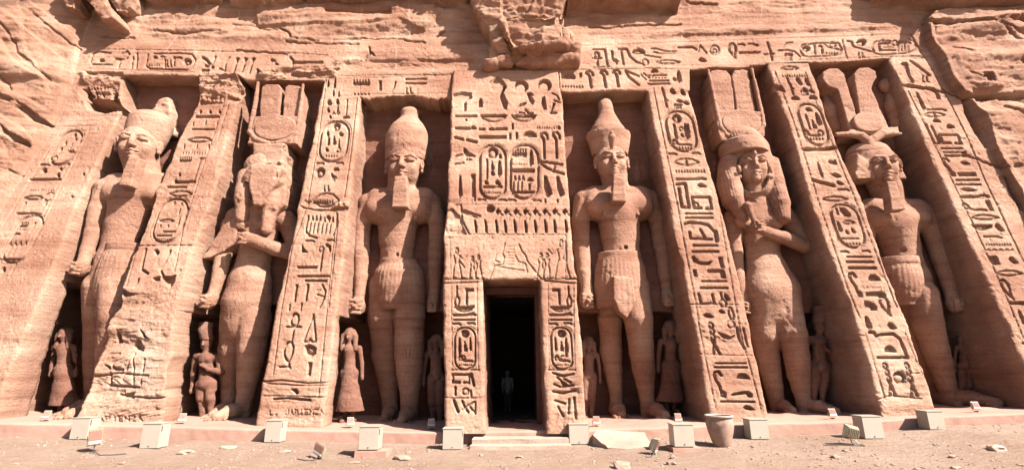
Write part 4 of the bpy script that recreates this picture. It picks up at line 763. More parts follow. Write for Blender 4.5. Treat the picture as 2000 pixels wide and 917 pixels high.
# fallen slab beside the doorway
def slab(name, corners, ztop, zb, mat, seed, amp=.02):
    bm = bmesh.new(); q = [Vector((p[0], p[1], 0)) for p in corners]
    b = [bm.verts.new((p.x, p.y, z)) for p, z in zip(q, zb)]; t = [bm.verts.new((p.x, p.y, z)) for p, z in zip(q, ztop)]
    bm.faces.new(b[::-1]); bm.faces.new(t); n = len(q)
    for i in range(n): bm.faces.new((b[i], b[(i+1) % n], t[(i+1) % n], t[i]))
    bmesh.ops.triangulate(bm, faces=bm.faces[:]); bmesh.ops.subdivide_edges(bm, edges=bm.edges[:], cuts=5, use_grid_fill=True)
    for v in bm.verts:
        c = v.co; c.z += amp*float(fbm(c.x, c.y, c.z+seed, 2.2, 4)); c.y += amp*1.4*float(fbm(c.x, c.z, seed+3, 2.5, 4)); c.x += amp*float(fbm(c.y, c.z, seed+7, 3, 3))
    bmesh.ops.recalc_face_normals(bm, faces=bm.faces[:]); return bm
a, b_, c_, d_ = G0(1160, 868), G0(1185, 876), G0(1284, 873), G0(1282, 866)
bm = slab('s', [(a[0], a[1], 0), (b_[0], b_[1]-.05, 0), (c_[0], c_[1], 0), (c_[0]+.02, YL-.06, 0), (a[0]+.12, YL-.06, 0)], [.30, .10, .08, .30, .38], [-.05]*5, M_SL, 3, .03)
tag(bm_obj('fallen_slab', bm, M_SL, smooth=False), 'big pale broken slab leaning on the kerb right of the doorway', 'slab')
# steps to the doorway
ST = empty('entrance_steps', (0, 12.3, 0), 'two worn pale stone steps in front of the dark doorway', 'steps')
def step(x0, x1, y0, z1, seed):
    P0, P1 = V(x0, 870, y0), V(x1, 870, y0)
    bm = slab('st', [(P0[0], y0, 0), (P1[0], y0, 0), (P1[0]-.05, YL+.0-.01, 0), (P0[0]+.05, YL-.01, 0)], [z1]*4, [-.1]*4, M_SL, seed, .022)
    return bm_obj('step', bm, M_SL, ST, smooth=False)
step(917, 1116, 11.85, .13, 1); step(921, 1111, 12.2, .235, 5)
# ------------------------------------------------------------------ cream boxes
def cream_box(x0, x1, y0, y1, lab, plinth=None, m=0, rot=0.0):
    P = G0((x0+x1)/2, y1 if not plinth else plinth[3]); yb = P[1]
    if plinth: yb = yb+.06
    A, B = V(x0, y1, yb), V(x1, y1, yb); w = B[0]-A[0]; zb = V((x0+x1)/2, y1, yb)[2]; zt = V((x0+x1)/2, y0, yb)[2]
    dep = .34
    if m < 0: w -= (V(x1, y1, yb)[0]-V(x1, y1, yb+dep)[0])*-1 if False else 0
    cx, cz = (A[0]+B[0])/2, zb
    # the visible side face takes part of the traced width
    off = abs(cx)*dep/(yb+dep); w = w-off; cx = (B[0]-w/2) if cx > 0 else (A[0]+w/2)
    if cx > 0: cx = B[0]-w/2
    r = empty('cream_box', (cx, yb+dep/2, cz), lab, 'utility box', 'cream boxes along the foot of the temple')
    r.rotation_euler = (0, 0, 0)
    h = zt-zb
    cb = wallbox('cabinet', cx-w/2, cx+w/2, yb, yb+dep, cz+.015, cz+h, M_BOX, r, .006)
    wallbox('lid', cx-w/2-.012, cx+w/2+.012, yb-.012, yb+dep+.012, cz+h-.012, cz+h+.008, M_BOX, r, .004)
    wallbox('hinge', cx+w/2+.001, cx+w/2+.012, yb+.03, yb+.05, cz+h-.17, cz+h-.05, M_DK, cb, .002)
    bm = bmesh.new(); bmesh.ops.create_cone(bm, segments=16, radius1=.013, radius2=.013, depth=.01, cap_ends=True, matrix=Matrix.Translation((cx, yb-.004, cz+.06)) @ Matrix.Rotation(math.pi/2, 4, 'X')); bm_obj('keyhole', bm, M_DK, cb)
    if plinth:
        q0, q1 = V(plinth[0], y1, yb), V(plinth[1], y1, yb)
        bm = slab('pl', [(q0[0], yb-.06, 0), (q1[0], yb-.06, 0), (q1[0], yb+dep+.08, 0), (q0[0], yb+dep+.08, 0)], [cz]*4, [P[2]-.08]*4, M_LE, x0, .012)
        tag(bm_obj('stone_plinth', bm, M_LE, smooth=False), 'low stone plinth under '+plinth[4], 'plinth')
cream_box(134, 190, 815, 858, 'cream box at far left, partly hidden by the pole floodlight'); cream_box(271, 327, 826, 876, 'cream box second from left, in front of the recess with the standing boy')
cream_box(515, 558, 820, 864, 'cream box under the graffiti of the ankh buttress'); cream_box(699, 746, 832, 879, 'cream box on a stone plinth in front of the white-crowned king', (694, 755, 0, 893, 'the cream box before the white-crowned king'))
cream_box(864, 905, 836, 878, 'cream box left of the doorway steps'); cream_box(1109, 1151, 827, 868, 'cream box right of the doorway steps')
cream_box(1308, 1358, 828, 873, 'cream box on a plinth just left of the clay jar', (1312, 1368, 0, 883, 'the cream box beside the clay jar')); cream_box(1455, 1504, 818, 858, 'cream box just right of the clay jar')
cream_box(1671, 1729, 812, 857, 'cream box behind the tilted yellowish floodlight'); cream_box(1795, 1849, 802, 839, 'rightmost cream box, near the plumed king')
# ------------------------------------------------------------------ clay jar
P = G0(1411, 874); sc_ = mpp(P); P[0] *= (P[1]+.2)/P[1]; jr = empty('clay_jar', tuple(P), 'large reddish clay jar with a pale rim standing before the buttress', 'jar')
def lathe(name, prof, mat, root, seg=48, base=P):
    pr = np.array(prof); n = len(pr); an = np.linspace(0, 2*math.pi, seg, endpoint=False)
    X = base[0]+pr[:, :1]*np.cos(an)[None]; Y = base[1]+.2+pr[:, :1]*np.sin(an)[None]; Z = base[2]+np.repeat(pr[:, 1:], seg, 1)
    i = np.arange((n-1)*seg); r = i//seg; c = i % seg; f = np.stack([r*seg+c, r*seg+(c+1) % seg, (r+1)*seg+(c+1) % seg, (r+1)*seg+c], 1)
    return mesh_obj(name, np.stack([X, Y, Z], -1), f, mat, root)
u = sc_*.97; H_ = 60*u
lathe('body', [(.001, 0), (15*u, 0), (16.5*u, 2*u), (20*u, 13*u), (24.5*u, 28*u), (27.3*u, 42*u), (27.6*u, 47*u), (26*u, 51*u), (25.4*u, 55*u), (23, 0) if 0 else (25.4*u, 57*u), (22.5*u, 57*u), (23*u, 46*u), (19*u, 22*u), (10*u, 6*u), (.001, 5*u)], M_POT, jr)
lathe('rim', [(25*u, 56*u), (28.5*u, 57.5*u), (29*u, 60*u), (27.5*u, 61.5*u), (24*u, 61*u), (22.6*u, 58*u), (25*u, 56*u)], M_RIM, jr)
# ------------------------------------------------------------------ floodlights
def tube(bm, pts, r, seg=8):
    ring_ = []
    for i, p in enumerate(pts):
        p = Vector(p); t = (Vector(pts[min(i+1, len(pts)-1)])-Vector(pts[max(i-1, 0)])).normalized(); a = t.orthogonal().normalized(); b = t.cross(a)
        ring_.append([bm.verts.new(p+r*(math.cos(k*2*math.pi/seg)*a+math.sin(k*2*math.pi/seg)*b)) for k in range(seg)])
    for A, B in zip(ring_, ring_[1:]):
        d = min(range(seg), key=lambda s: sum((A[k].co-B[(k+s) % seg].co).length for k in range(seg)))
        for k in range(seg): bm.faces.new((A[k], A[(k+1) % seg], B[(k+1+d) % seg], B[(k+d) % seg]))
    bm.faces.new(ring_[0][::-1]); bm.faces.new(ring_[-1])
def floodlight(P, w, h, rz, rx, ry, lab, stem=.12, cable=None, shade=True, group=None):
    """P: foot on the ground; the lamp head is a shallow tapered box with glass, cooling fins, a yoke bracket and a stem"""
    r = empty('floodlight', tuple(P), lab, 'floodlight', group)
    Mh = Matrix.Translation((P[0], P[1], P[2]+stem+h*.55)) @ Matrix.Rotation(rz, 4, 'Z') @ Matrix.Rotation(rx, 4, 'X') @ Matrix.Rotation(ry, 4, 'Y')
    bm = bmesh.new(); d = h*.42
    v = [bm.verts.new(Mh @ Vector(c)) for c in ((-w/2, -d/2, -h/2), (w/2, -d/2, -h/2), (w/2, -d/2, h/2), (-w/2, -d/2, h/2), (-w*.36, d/2, -h*.34), (w*.36, d/2, -h*.34), (w*.36, d/2, h*.36), (-w*.36, d/2, h*.36))]
    for f in ((0, 1, 2, 3), (5, 4, 7, 6), (4, 0, 3, 7), (1, 5, 6, 2), (3, 2, 6, 7), (4, 5, 1, 0)): bm.faces.new([v[i] for i in f])
    bmesh.ops.bevel(bm, geom=bm.edges[:], offset=.006, segments=2, affect='EDGES'); 
    for k in range(6):
        x = -w*.3+k*w*.12; bmesh.ops.create_cube(bm, size=1, matrix=Mh @ Matrix.Translation((x, d/2+.008, 0)) @ Matrix.Diagonal((.006, .03, h*.6, 1)))
    bmesh.ops.recalc_face_normals(bm, faces=bm.faces[:]); hs_ = bm_obj('housing', bm, M_LAMP, r)
    bm = bmesh.new(); bmesh.ops.create_cube(bm, size=1, matrix=Mh @ Matrix.Translation((0, -d/2-.006, h*.06)) @ Matrix.Diagonal((w*.86, .008, h*.62, 1))); bmesh.ops.bevel(bm, geom=bm.edges[:], offset=.002, segments=1, affect='EDGES'); bm_obj('glass', bm, M_GLS, hs_)
    bm = bmesh.new(); bmesh.ops.create_cube(bm, size=1, matrix=Mh @ Matrix.Translation((0, -d/2-.010, -h*.36)) @ Matrix.Diagonal((w*.86, .012, h*.16, 1))); bm_obj('reflector_strip', bm, M_REF, hs_)
    bm = bmesh.new(); zc = P[2]+stem
    tube(bm, [tuple(Mh @ Vector((-w/2-.012, 0, 0))), tuple(Mh @ Vector((-w/2-.014, 0, -h*.62))), tuple(Mh @ Vector((w/2+.014, 0, -h*.62))), tuple(Mh @ Vector((w/2+.012, 0, 0)))], .008)
    bm_obj('bracket', bm, M_LAMP, r)
    bm = bmesh.new(); tube(bm, [(P[0], P[1], P[2]-.05), tuple(Mh @ Vector((0, 0, -h*.62)))], .012); bmesh.ops.create_cone(bm, segments=14, radius1=.05, radius2=.04, depth=.02, cap_ends=True, matrix=Matrix.Translation((P[0], P[1], P[2]+.012))); bm_obj('stem', bm, M_DK, r)
    if cable:
        pts = []
        for (a, b) in cable: q = G0(a, b); pts.append((q[0], q[1], q[2]+.012))
        bm = bmesh.new(); tube(bm, [(P[0], P[1], P[2]+.05)]+pts, .009, 6); bm_obj('cable', bm, M_DK, r)
    return r
R = math.radians
floodlight(G0(180, 883), .24, .34, R(40), R(14), R(-6), 'small floodlight on a short pole in front of the far left cream box', .16, [(195, 889), (225, 888), (246, 886)])
floodlight(G0(624, 895), .34, .20, R(-35), R(-8), R(14), 'dark red-faced floodlight tilted on the sand left of the plinthed box', .07, [(612, 899), (596, 899), (580, 896)])
floodlight(G0(1280, 886), .20, .30, R(60), R(25), R(0), 'narrow floodlight tipped backwards beside the fallen slab', .02, [(1272, 892), (1262, 893)])
floodlight(G0(1668, 868), .34, .26, R(186), R(-10), R(-14), 'tilted yellowish floodlight seen from its finned back, by the cream box', .12, [(1680, 868), (1690, 871), (1640, 869), (1608, 869)])
def Lp(px, py, y=13.3): P = V(px, py, y); return np.array([P[0], y, float(zledge(P[0]))+.012])
for px, py, lab in ((92, 812, 'small floodlight in the dark recess at the far left niche'), (355, 826, 'small pale floodlight at the feet of the boy figure'), (683, 838, 'bright floodlight below the flared-skirt figure'),
                    (842, 838, 'floodlight in the shade left of the doorway jamb'), (1165, 829, 'sunlit floodlight right of the doorway jamb'), (1325, 828, 'dim floodlight in the dark behind the box left of the jar'), (1627, 819, 'pale floodlight in the shade right of the queen'), (1905, 795, 'dim floodlight beside the foot of the plumed king')):
    P = Lp(px, py); floodlight(P, .17, .20, R(12 if px < 1000 else -12), R(-24), 0, lab, .03, group=None)
# ------------------------------------------------------------------ sculpting: distance fields on a graded grid, turned into one continuous skin
class Fld:
    def __init__(s, lo, hi, res, fine=None, fres=.016):
        """res: coarse spacing, fine: (xlo, xhi, zlo, zhi) zone with spacing fres"""
        def ax(a, b, f0, f1, fr):
            if f0 is None: return np.arange(a, b, res)
            f0 = max(a, f0); f1 = min(b, f1)
            return np.concatenate([np.arange(a, f0-res*.6, res), np.arange(f0, f1, fr), np.arange(f1+res*.3, b, res)])
        s.x = ax(lo[0], hi[0], *((fine[0], fine[1]) if fine else (None, None)), fres).astype('f4'); s.z = ax(lo[2], hi[2], *((fine[2], fine[3]) if fine else (None, None)), fres).astype('f4')
        s.y = np.arange(lo[1], hi[1], min(res, .026)).astype('f4'); s.F = np.full((len(s.x), len(s.y), len(s.z)), .4, 'f4')
    def box(s, lo, hi):
        sl = []
        for a, l, h in zip((s.x, s.y, s.z), lo, hi):
            i0, i1 = np.searchsorted(a, l), np.searchsorted(a, h)
            if i1 <= i0: return None
            sl.append(slice(max(0, i0-1), min(len(a), i1+1)))
        sl = tuple(sl); return sl, s.x[sl[0]][:, None, None], s.y[sl[1]][None, :, None], s.z[sl[2]][None, None, :]
    def put(s, lo, hi, fn, k, sub=False):
        m = k+.07; r = s.box(np.array(lo)-m, np.array(hi)+m)
        if r is None: return s
        sl, X, Y, Z = r; d = fn(X, Y, Z).astype('f4'); A = s.F[sl]
        if sub:
            d = -d; h = np.clip(.5-.5*(A-d)/max(k, 1e-4), 0, 1); s.F[sl] = A*(1-h)+d*h+max(k, 1e-4)*h*(1-h) if k > 0 else np.maximum(A, d)
        else:
            h = np.clip(.5+.5*(A-d)/max(k, 1e-4), 0, 1); s.F[sl] = A*(1-h)+d*h-k*h*(1-h)
        return s
    def cap(s, a, b, ra, rb, k=.06, sy=1.0, sub=False):
        a, b = np.array(a, float), np.array(b, float); R_ = max(ra, rb); lo, hi = np.minimum(a, b)-R_*np.array([1, 1/sy if sy < 1 else 1, 1]), np.maximum(a, b)+R_*np.array([1, 1/sy if sy < 1 else 1, 1])
        e = (b-a)*np.array([1, sy, 1]); L2 = max(e@e, 1e-9)
        def fn(X, Y, Z):
            x, y, z = X-a[0], (Y-a[1])*sy, Z-a[2]; t = np.clip((x*e[0]+y*e[1]+z*e[2])/L2, 0, 1)
            return (np.sqrt((x-t*e[0])**2+(y-t*e[1])**2+(z-t*e[2])**2)-(ra+(rb-ra)*t))/max(1, sy)
        return s.put(lo, hi, fn, k, sub)
    def path(s, pts, k=.06, sy=1.0):
        for (a, ra), (b, rb) in zip(pts[:-1], pts[1:]): s.cap(a, b, ra, rb, k, sy)
        return s
    def ell(s, c, r, k=.05, sub=False, rot=0.0):
        c, r = np.array(c, float), np.array(r, float); R_ = max(r[0], r[2]); cs, sn = math.cos(rot), math.sin(rot)
        def fn(X, Y, Z):
            x, y, z = X-c[0], Y-c[1], Z-c[2]
            if rot: x, z = x*cs+z*sn, -x*sn+z*cs
            k0 = np.sqrt((x/r[0])**2+(y/r[1])**2+(z/r[2])**2); k1 = np.sqrt((x/r[0]**2)**2+(y/r[1]**2)**2+(z/r[2]**2)**2)+1e-6
            return k0*(k0-1)/k1
        return s.put(c-[R_ if rot else r[0], r[1], R_ if rot else r[2]], c+[R_ if rot else r[0], r[1], R_ if rot else r[2]], fn, k, sub)
    def prism(s, pts, y0, y1, k=.03, rnd=.03, sub=False):
        """extruded outline given as (x, z) points between y0 and y1"""
        q = np.array(pts, float)
        def fn(X, Y, Z):
            X2, Z2 = X[:, 0, :], Z[:, 0, :]; d = segd(X2, Z2, q, True); d = np.where(inside(X2, Z2, q), -d, d)[:, None, :]+rnd
            dy = np.abs(Y-(y0+y1)/2)-(y1-y0)/2+rnd; return np.minimum(np.maximum(d, dy), 0)+np.sqrt(np.maximum(d, 0)**2+np.maximum(dy, 0)**2)-rnd
        return s.put((q[:, 0].min(), y0, q[:, 1].min()), (q[:, 0].max(), y1, q[:, 1].max()), fn, k, sub)
    def rev(s, cx, cy, prof, k=.03, sy=1.0):
        """turned shape round an upright axis, prof = (z, radius); the axis leans to follow cx if prof has a third value"""
        p = np.array(prof, float); zz = p[:, 0]; o = np.argsort(zz); zz = zz[o]; rr = p[o, 1]; xx = p[o, 2] if p.shape[1] > 2 else np.full(len(zz), cx); R_ = rr.max()
        def fn(X, Y, Z):
            r = np.interp(Z, zz, rr); c = np.interp(Z, zz, xx); d = np.sqrt((X-c)**2+((Y-cy)*sy)**2)-r; dz = np.maximum(zz[0]-Z, Z-zz[-1]); return np.maximum(d*.85, dz)
        return s.put((xx.min()-R_, cy-R_/min(1, sy), zz[0]), (xx.max()+R_, cy+R_/min(1, sy), zz[-1]), fn, k)
    def mesh(s):
        F_ = s.F; F_[0] = F_[-1] = .1; F_[:, 0] = .1; F_[:, -1] = .1; F_[:, :, 0] = .1; F_[:, :, -1] = .1
        I = F_ < 0; c = np.zeros(tuple(n-1 for n in F_.shape), 'u1')
        for dx in (0, 1):
            for dy in (0, 1):
                for dz in (0, 1): c += I[dx:F_.shape[0]-1+dx, dy:F_.shape[1]-1+dy, dz:F_.shape[2]-1+dz]
        act = (c > 0) & (c < 8); i, j, k = np.nonzero(act); idx = np.full(act.shape, -1, 'i4'); idx[i, j, k] = np.arange(len(i))
        P = np.zeros((len(i), 3)); N_ = np.zeros(len(i)); co = (s.x, s.y, s.z)
        for a in range(3):
            for u in (0, 1):
                for w in (0, 1):
                    o0 = [0, 0, 0]; o0[(a+1) % 3] = u; o0[(a+2) % 3] = w; o1 = list(o0); o1[a] = 1
                    f0 = F_[i+o0[0], j+o0[1], k+o0[2]]; f1 = F_[i+o1[0], j+o1[1], k+o1[2]]; m = (f0 < 0) != (f1 < 0); t = np.where(m, f0/np.where(m, f0-f1, 1), 0)
                    p = []
                    for b, g in enumerate((i, j, k)):
                        v0 = co[b][g+o0[b]]; v1 = co[b][g+o1[b]]; p.append(v0+(v1-v0)*t)
                    P += np.stack(p, 1)*m[:, None]; N_ += m
        P /= N_[:, None]; quads = []
        for a in range(3):
            b, d = (a+1) % 3, (a+2) % 3; A = np.take(I, range(I.shape[a]-1), a); B = np.take(I, range(1, I.shape[a]), a); m = A != B
            g = np.nonzero(m); g = [np.array(q) for q in g]; ok = (g[b] > 0) & (g[d] > 0) & (g[b] < act.shape[b]) & (g[d] < act.shape[d]); g = [q[ok] for q in g]; fl = A[tuple(g)]
            def at(db, dd): h = list(g); h[b] = g[b]+db; h[d] = g[d]+dd; return idx[tuple(h)]
            q = np.stack([at(-1, -1), at(0, -1), at(0, 0), at(-1, 0)], 1); q[~fl] = q[~fl][:, ::-1]; quads.append(q)
        Q = np.concatenate(quads); return P, Q[(Q >= 0).all(1)]
def skin(name, fld, parent, mat=None, rough_=.012, seed=0, extra=None):
    P, Q = fld.mesh()
    if not len(P): return None
    o = mesh_obj(name, P, Q, mat or M_FG, parent); me = o.data; n = np.empty(len(P)*3, 'f4'); me.vertices.foreach_get('normal', n); n = n.reshape(-1, 3)
    x, y, z = P.T; d = rough_*fbm(x, y, z*1.6, 1.4, 4)+rough_*.22*fbm(x*.3, y*.3, z*5+seed, 1.2, 3)+.0035*fbm(x, y, z, 12, 3, .65)
    d = d-rough_*2.2*np.clip(fbm(x+seed, y, z, 2.6, 3)-.45, 0, 1)*2-.02*np.clip(fbm(x, y+seed, z, 7, 2)-.5, 0, 1)
    jn = np.abs((z*1.0+.12*fbm(x, y, seed, .5, 2)) % 1.37-.68); d = d-.008*np.exp(-(jn/.012)**2)*(fbm(x, y, z+seed, .8, 2) > -.1)
    if extra is not None: d = d+extra(x, y, z, n)
    co = np.empty(len(P)*3, 'f4'); me.vertices.foreach_get('co', co); co = co.reshape(-1, 3)+n*d[:, None]; me.vertices.foreach_set('co', co.astype('f4').ravel()); me.update()
    return o
YB = 16.0                      # the skins end inside the rock wall
def m_(px, py, y): return mpp(V(px, py, y))
def J(px, py, y, rpx): return (V(px, py, y), rpx*m_(px, py, y))
def face(f, cx, ychin, yrim, hw, y=14.95, damage=0, lean=0.0, yaw=0.0):
    cw, sw = math.cos(yaw), math.sin(yaw)
    C0, C1 = V(cx, ychin, y), V(cx+lean, yrim, y); H = C1[2]-C0[2]; Wd = hw*m_(cx, (ychin+yrim)/2, y); x0, z0 = C0[0], C0[2]; dx = C1[0]-C0[0]
    def p(a, b, c): b = b*.80; return (x0+dx*c+(a*cw-b*sw)*Wd, y+(a*sw+b*cw)*Wd, z0+c*H)
    f.ell(p(0, .15, .66), (Wd*.99, Wd*.86, H*.60), .05); f.ell(p(0, -.02, .36), (Wd*.84, Wd*.74, H*.38), .08)
    for s in (-1, 1):
        f.ell(p(s*.46, -.58, .42), (Wd*.30, Wd*.26, H*.17), .08)
        f.cap(p(s*.14, -.93, .755), p(s*.50, -.86, .785), Wd*.05, Wd*.05, .07); f.cap(p(s*.50, -.86, .785), p(s*.80, -.58, .74), Wd*.05, Wd*.03, .07)
        f.ell(p(s*.43, -.95, .65), (Wd*.28, Wd*.10, H*.075), .05, True)
        f.ell(p(s*.43, -.80, .645), (Wd*.25, Wd*.16, H*.062), .012)
        f.cap(p(s*.20, -.93, .65), p(s*.43, -.98, .70), .025, .03, .012); f.cap(p(s*.43, -.98, .70), p(s*.70, -.82, .655), .03, .022, .012); f.cap(p(s*.22, -.91, .635), p(s*.68, -.80, .62), .018, .018, .012)
        f.ell(p(s*1.0, .0, .60), (Wd*.13, Wd*.26, H*.19), .02); f.ell(p(s*1.06, -.24, .62), (Wd*.07, Wd*.10, H*.10), .02, True); f.ell(p(s*1.02, -.1, .40), (Wd*.11, Wd*.13, H*.06), .02)
    f.cap(p(0, -.92, .72), p(0, -1.16, .45), Wd*.10, Wd*.15, .05); f.ell(p(.13, -1.02, .425), (Wd*.11, Wd*.12, H*.05), .03); f.ell(p(-.13, -1.02, .425), (Wd*.11, Wd*.12, H*.05), .03)
    f.cap(p(-.28, -.86, .275), p(0, -1.00, .285), Wd*.055, Wd*.085, .03); f.cap(p(.28, -.86, .275), p(0, -1.00, .285), Wd*.055, Wd*.085, .03)
    f.cap(p(-.22, -.86, .20), p(0, -.97, .195), Wd*.06, Wd*.095, .03); f.cap(p(.22, -.86, .20), p(0, -.97, .195), Wd*.06, Wd*.095, .03)
    f.cap(p(-.36, -.88, .245), p(.36, -.88, .245), .016, .016, .012, sub=True); f.cap(p(0, -1.09, .238), p(0, -1.09, .242), .03, .03, .012, sub=True)
    f.ell(p(0, -.76, .09), (Wd*.26, Wd*.22, H*.10), .06)
    return p, Wd, H
def fist(f, px, py, y, r, m=1):
    c = V(px, py, y); s = r*m_(px, py, y); f.ell(c, (s*.85, s*.9, s*1.0), .04)
    for k in range(4): z = c[2]+s*(.55-.42*k); f.cap((c[0]-m*s*.5, c[1]-s*.82, z), (c[0]+m*s*.55, c[1]-s*.80, z-.02), s*.21, s*.19, .012)
    f.cap((c[0]+m*s*.55, c[1]-s*.5, c[2]+s*.75), (c[0]+m*s*.2, c[1]-s*1.0, c[2]+s*.35), s*.22, s*.19, .012)
    f.cap((c[0], c[1]-s*.7, c[2]-s*.1), (c[0], c[1]-s*1.25, c[2]-s*.1), s*.22, s*.22, .03)
def foot(f, px, py, y, w, fl=1.0, turn=0.0):
    c = V(px, py, y); s = w*m_(px, py, y); z = float(zled0(c[0])); h = np.array([c[0], y, z+s*.8]); t = np.array([c[0]+turn, y-1.05*fl, z+s*.42])
    f.cap(h, (h+t)/2+[0, 0, .05], s*.95, s*.9, .05); f.cap((h+t)/2+[0, 0, .03], t, s*.85, s*.55, .05)
    for k in range(5): a = t+np.array([(k-2)*s*.42, .02+.04*abs(k-1), -.04]); f.cap(a, a+[0, -.22+.03*k, -.04], s*.26-.006*k, s*.22-.006*k, .012)
def zled0(x): return float(np.interp(x, _lx, _lz))
_a = np.array([(-900, 800), (0, 825), (300, 831), (500, 837), (850, 843), (1143, 839), (1500, 826), (1700, 821), (1850, 812), (2000, 806), (2900, 770)], float); _p = onV(_a[:, 0], _a[:, 1], 12.72); _lx, _lz = _p[:, 0], _p[:, 2]
def bounds(x0, x1, ytop, ybot, y=15.1, ylo=13.2):
    P = [V(x, yy, y) for x in (x0, x1) for yy in (ytop, ybot)]; P = np.array(P); return (P[:, 0].min()-.3, ylo, min(zled0(P[0][0]), zled0(P[2][0]))-.12), (P[:, 0].max()+.3, YB, P[:, 2].max()+.3)
def fz(cx, hw, yt, yb, y=15.0):
    A, B = V(cx-hw, yb, y), V(cx+hw, yt, y); C_ = V(cx-hw, yt, y); return (min(A[0], C_[0]), max(B[0], V(cx+hw, yb, y)[0]), A[2], B[2])
def pz(pts, y): return [(lambda q: (q[0], q[2]))(V(a, b, y)) for a, b in pts]
def belt_kilt(name, root, left, right, y0, hem, seed, yc=15.15, ry=.62, tab=None):
    """left/right: (py, px) outlines of the wrapped kilt; hem rows at the end"""
    l, r_ = np.array(left, float), np.array(right, float); pys = np.linspace(l[0, 0], l[-1, 0], 14); prof = []
    for py in pys:
        a, b = np.interp(py, l[:, 0], l[:, 1]), np.interp(py, r_[:, 0], r_[:, 1]); A, B = V(a, py, yc-.3), V(b, py, yc-.3); prof.append((A[2], (B[0]-A[0])/2, (A[0]+B[0])/2))
    R_ = max(p[1] for p in prof); f = Fld((min(p[2]-p[1] for p in prof)-.2, yc-1.2, prof[-1][0]-.5), (max(p[2]+p[1] for p in prof)+.2, YB, prof[0][0]+.2), .024)
    f.rev(0, yc, prof, .02, sy=R_/ry)
    zb = prof[0][0]; f.rev(0, yc, [(zb-.17, prof[0][1]+.03, prof[0][2]), (zb+.05, prof[0][1]+.03, prof[0][2])], .01, sy=R_/(ry+.03))
    if tab:
        T_ = [V(a, b, yc-ry) for a, b in tab]; f.prism([(t[0], t[2]) for t in T_], yc-ry-.20, yc-ry+.3, .05, .05)
    cx = prof[3][2]
    def ex(x, y, z, n):
        fr = np.clip(-n[:, 1]*1.6, 0, 1)*(z < zb-.2); a = np.arctan2(x-cx, 3.0+zb-z); return .0045*fr*np.sin(a*170)+.010*fr*np.sin((z)*0)
    return skin(name, f, root, None, .01, seed, ex)
KG = 'colossal statues standing in the niches'
def king(cfg, lab):
    cx, cy = cfg['feet']; root = empty('colossal_statue', (float(V(cx, cy, 14.9)[0]), 14.9, zled0(float(V(cx, cy, 14.9)[0]))), lab, 'statue', KG)
    b0, b1 = bounds(*cfg['bb']); fc = cfg['face']; f = Fld(b0, b1, .036, fz(fc[0], fc[3]*1.35, fc[2]-6, fc[1]+8), .017)
    y = cfg.get('y', 15.3)
    for pts, k, sy in cfg['tor']: f.path([J(a, b, y+dy, r) for a, b, dy, r in pts], k, sy)
    for i, part in enumerate(cfg['limbs']): sl_ = (.87, .87, cfg.get('ls', 1), cfg.get('ls', 1))[i]; f.path([J(a, b, y+dy+(.4*float(sst(590, 710, b)) if i > 1 else 0), r*sl_) for a, b, dy, r in part], .045)
    for (a, b, dy, r, m) in cfg.get('fists', []): fist(f, a, b, y+dy, r*.92, m)
    for (a, b, dy, w, fl, tn) in cfg.get('feets', []): foot(f, a, b, y+dy+.36, w*.92, fl, tn)
    for (a, b, dy, rx, ry, rz, k, sub) in cfg.get('det', []): s = m_(a, b, y); f.ell(V(a, b, y+dy), (rx*s, ry*s, rz*s), k, sub)
    if not cfg.get('noface'): face(f, fc[0], fc[1], fc[2], fc[3], y-.22, lean=cfg.get('lean', 0), yaw=cfg.get('yaw', 0))
    skin('body', f, root, None, .012, cx*.01, cfg.get('extra')); return root, y
def crown_rev(name, root, rows, y, seed, sy=1.25, extra=None, res=.026):
    prof = []
    for py, px, r in rows: P = V(px, py, y-.2); prof.append((P[2], r*m_(px, py, y), P[0]))
    z = [p[0] for p in prof]; R_ = max(p[1] for p in prof); f = Fld((min(p[2]-p[1] for p in prof)-.25, y-R_/sy-.4, min(z)-.2), (max(p[2]+p[1] for p in prof)+.25, YB, max(z)+.25), res)
    f.rev(0, y, prof, .02, sy)
    if extra: extra(f)
    return skin(name, f, root, None, .012, seed)
def beard(root, pts, y, dy=-.78, th=.34):
    q = [V(a, b, y+dy) for a, b in pts]; x = [p[0] for p in q]; z = [p[2] for p in q]; f = Fld((min(x)-.2, y+dy-.35, min(z)-.2), (max(x)+.2, y+dy+th+.3, max(z)+.2), .022)
    f.prism(list(zip(x, z)), y+dy-th*.5, y+dy+th*.5, .02, .04); skin('beard', f, root, None, .014, 3.3, lambda X, Y, Z, n: .003*np.sin(Z*34)*(n[:, 1] < -.5))
def uraeus(root, px, py, y, h):
    c = V(px, py, y); s = m_(px, py, y)*h; f = Fld(c-.6*s-.2, c+.6*s+.2, .018); f.cap(c+[0, .1, -.45*s], c+[0, -.06*s, .1*s], .12*s, .24*s, .03); f.ell(c+[0, -.12*s, .36*s], (.15*s, .16*s, .14*s), .03); skin('uraeus', f, root, None, .006, 1)

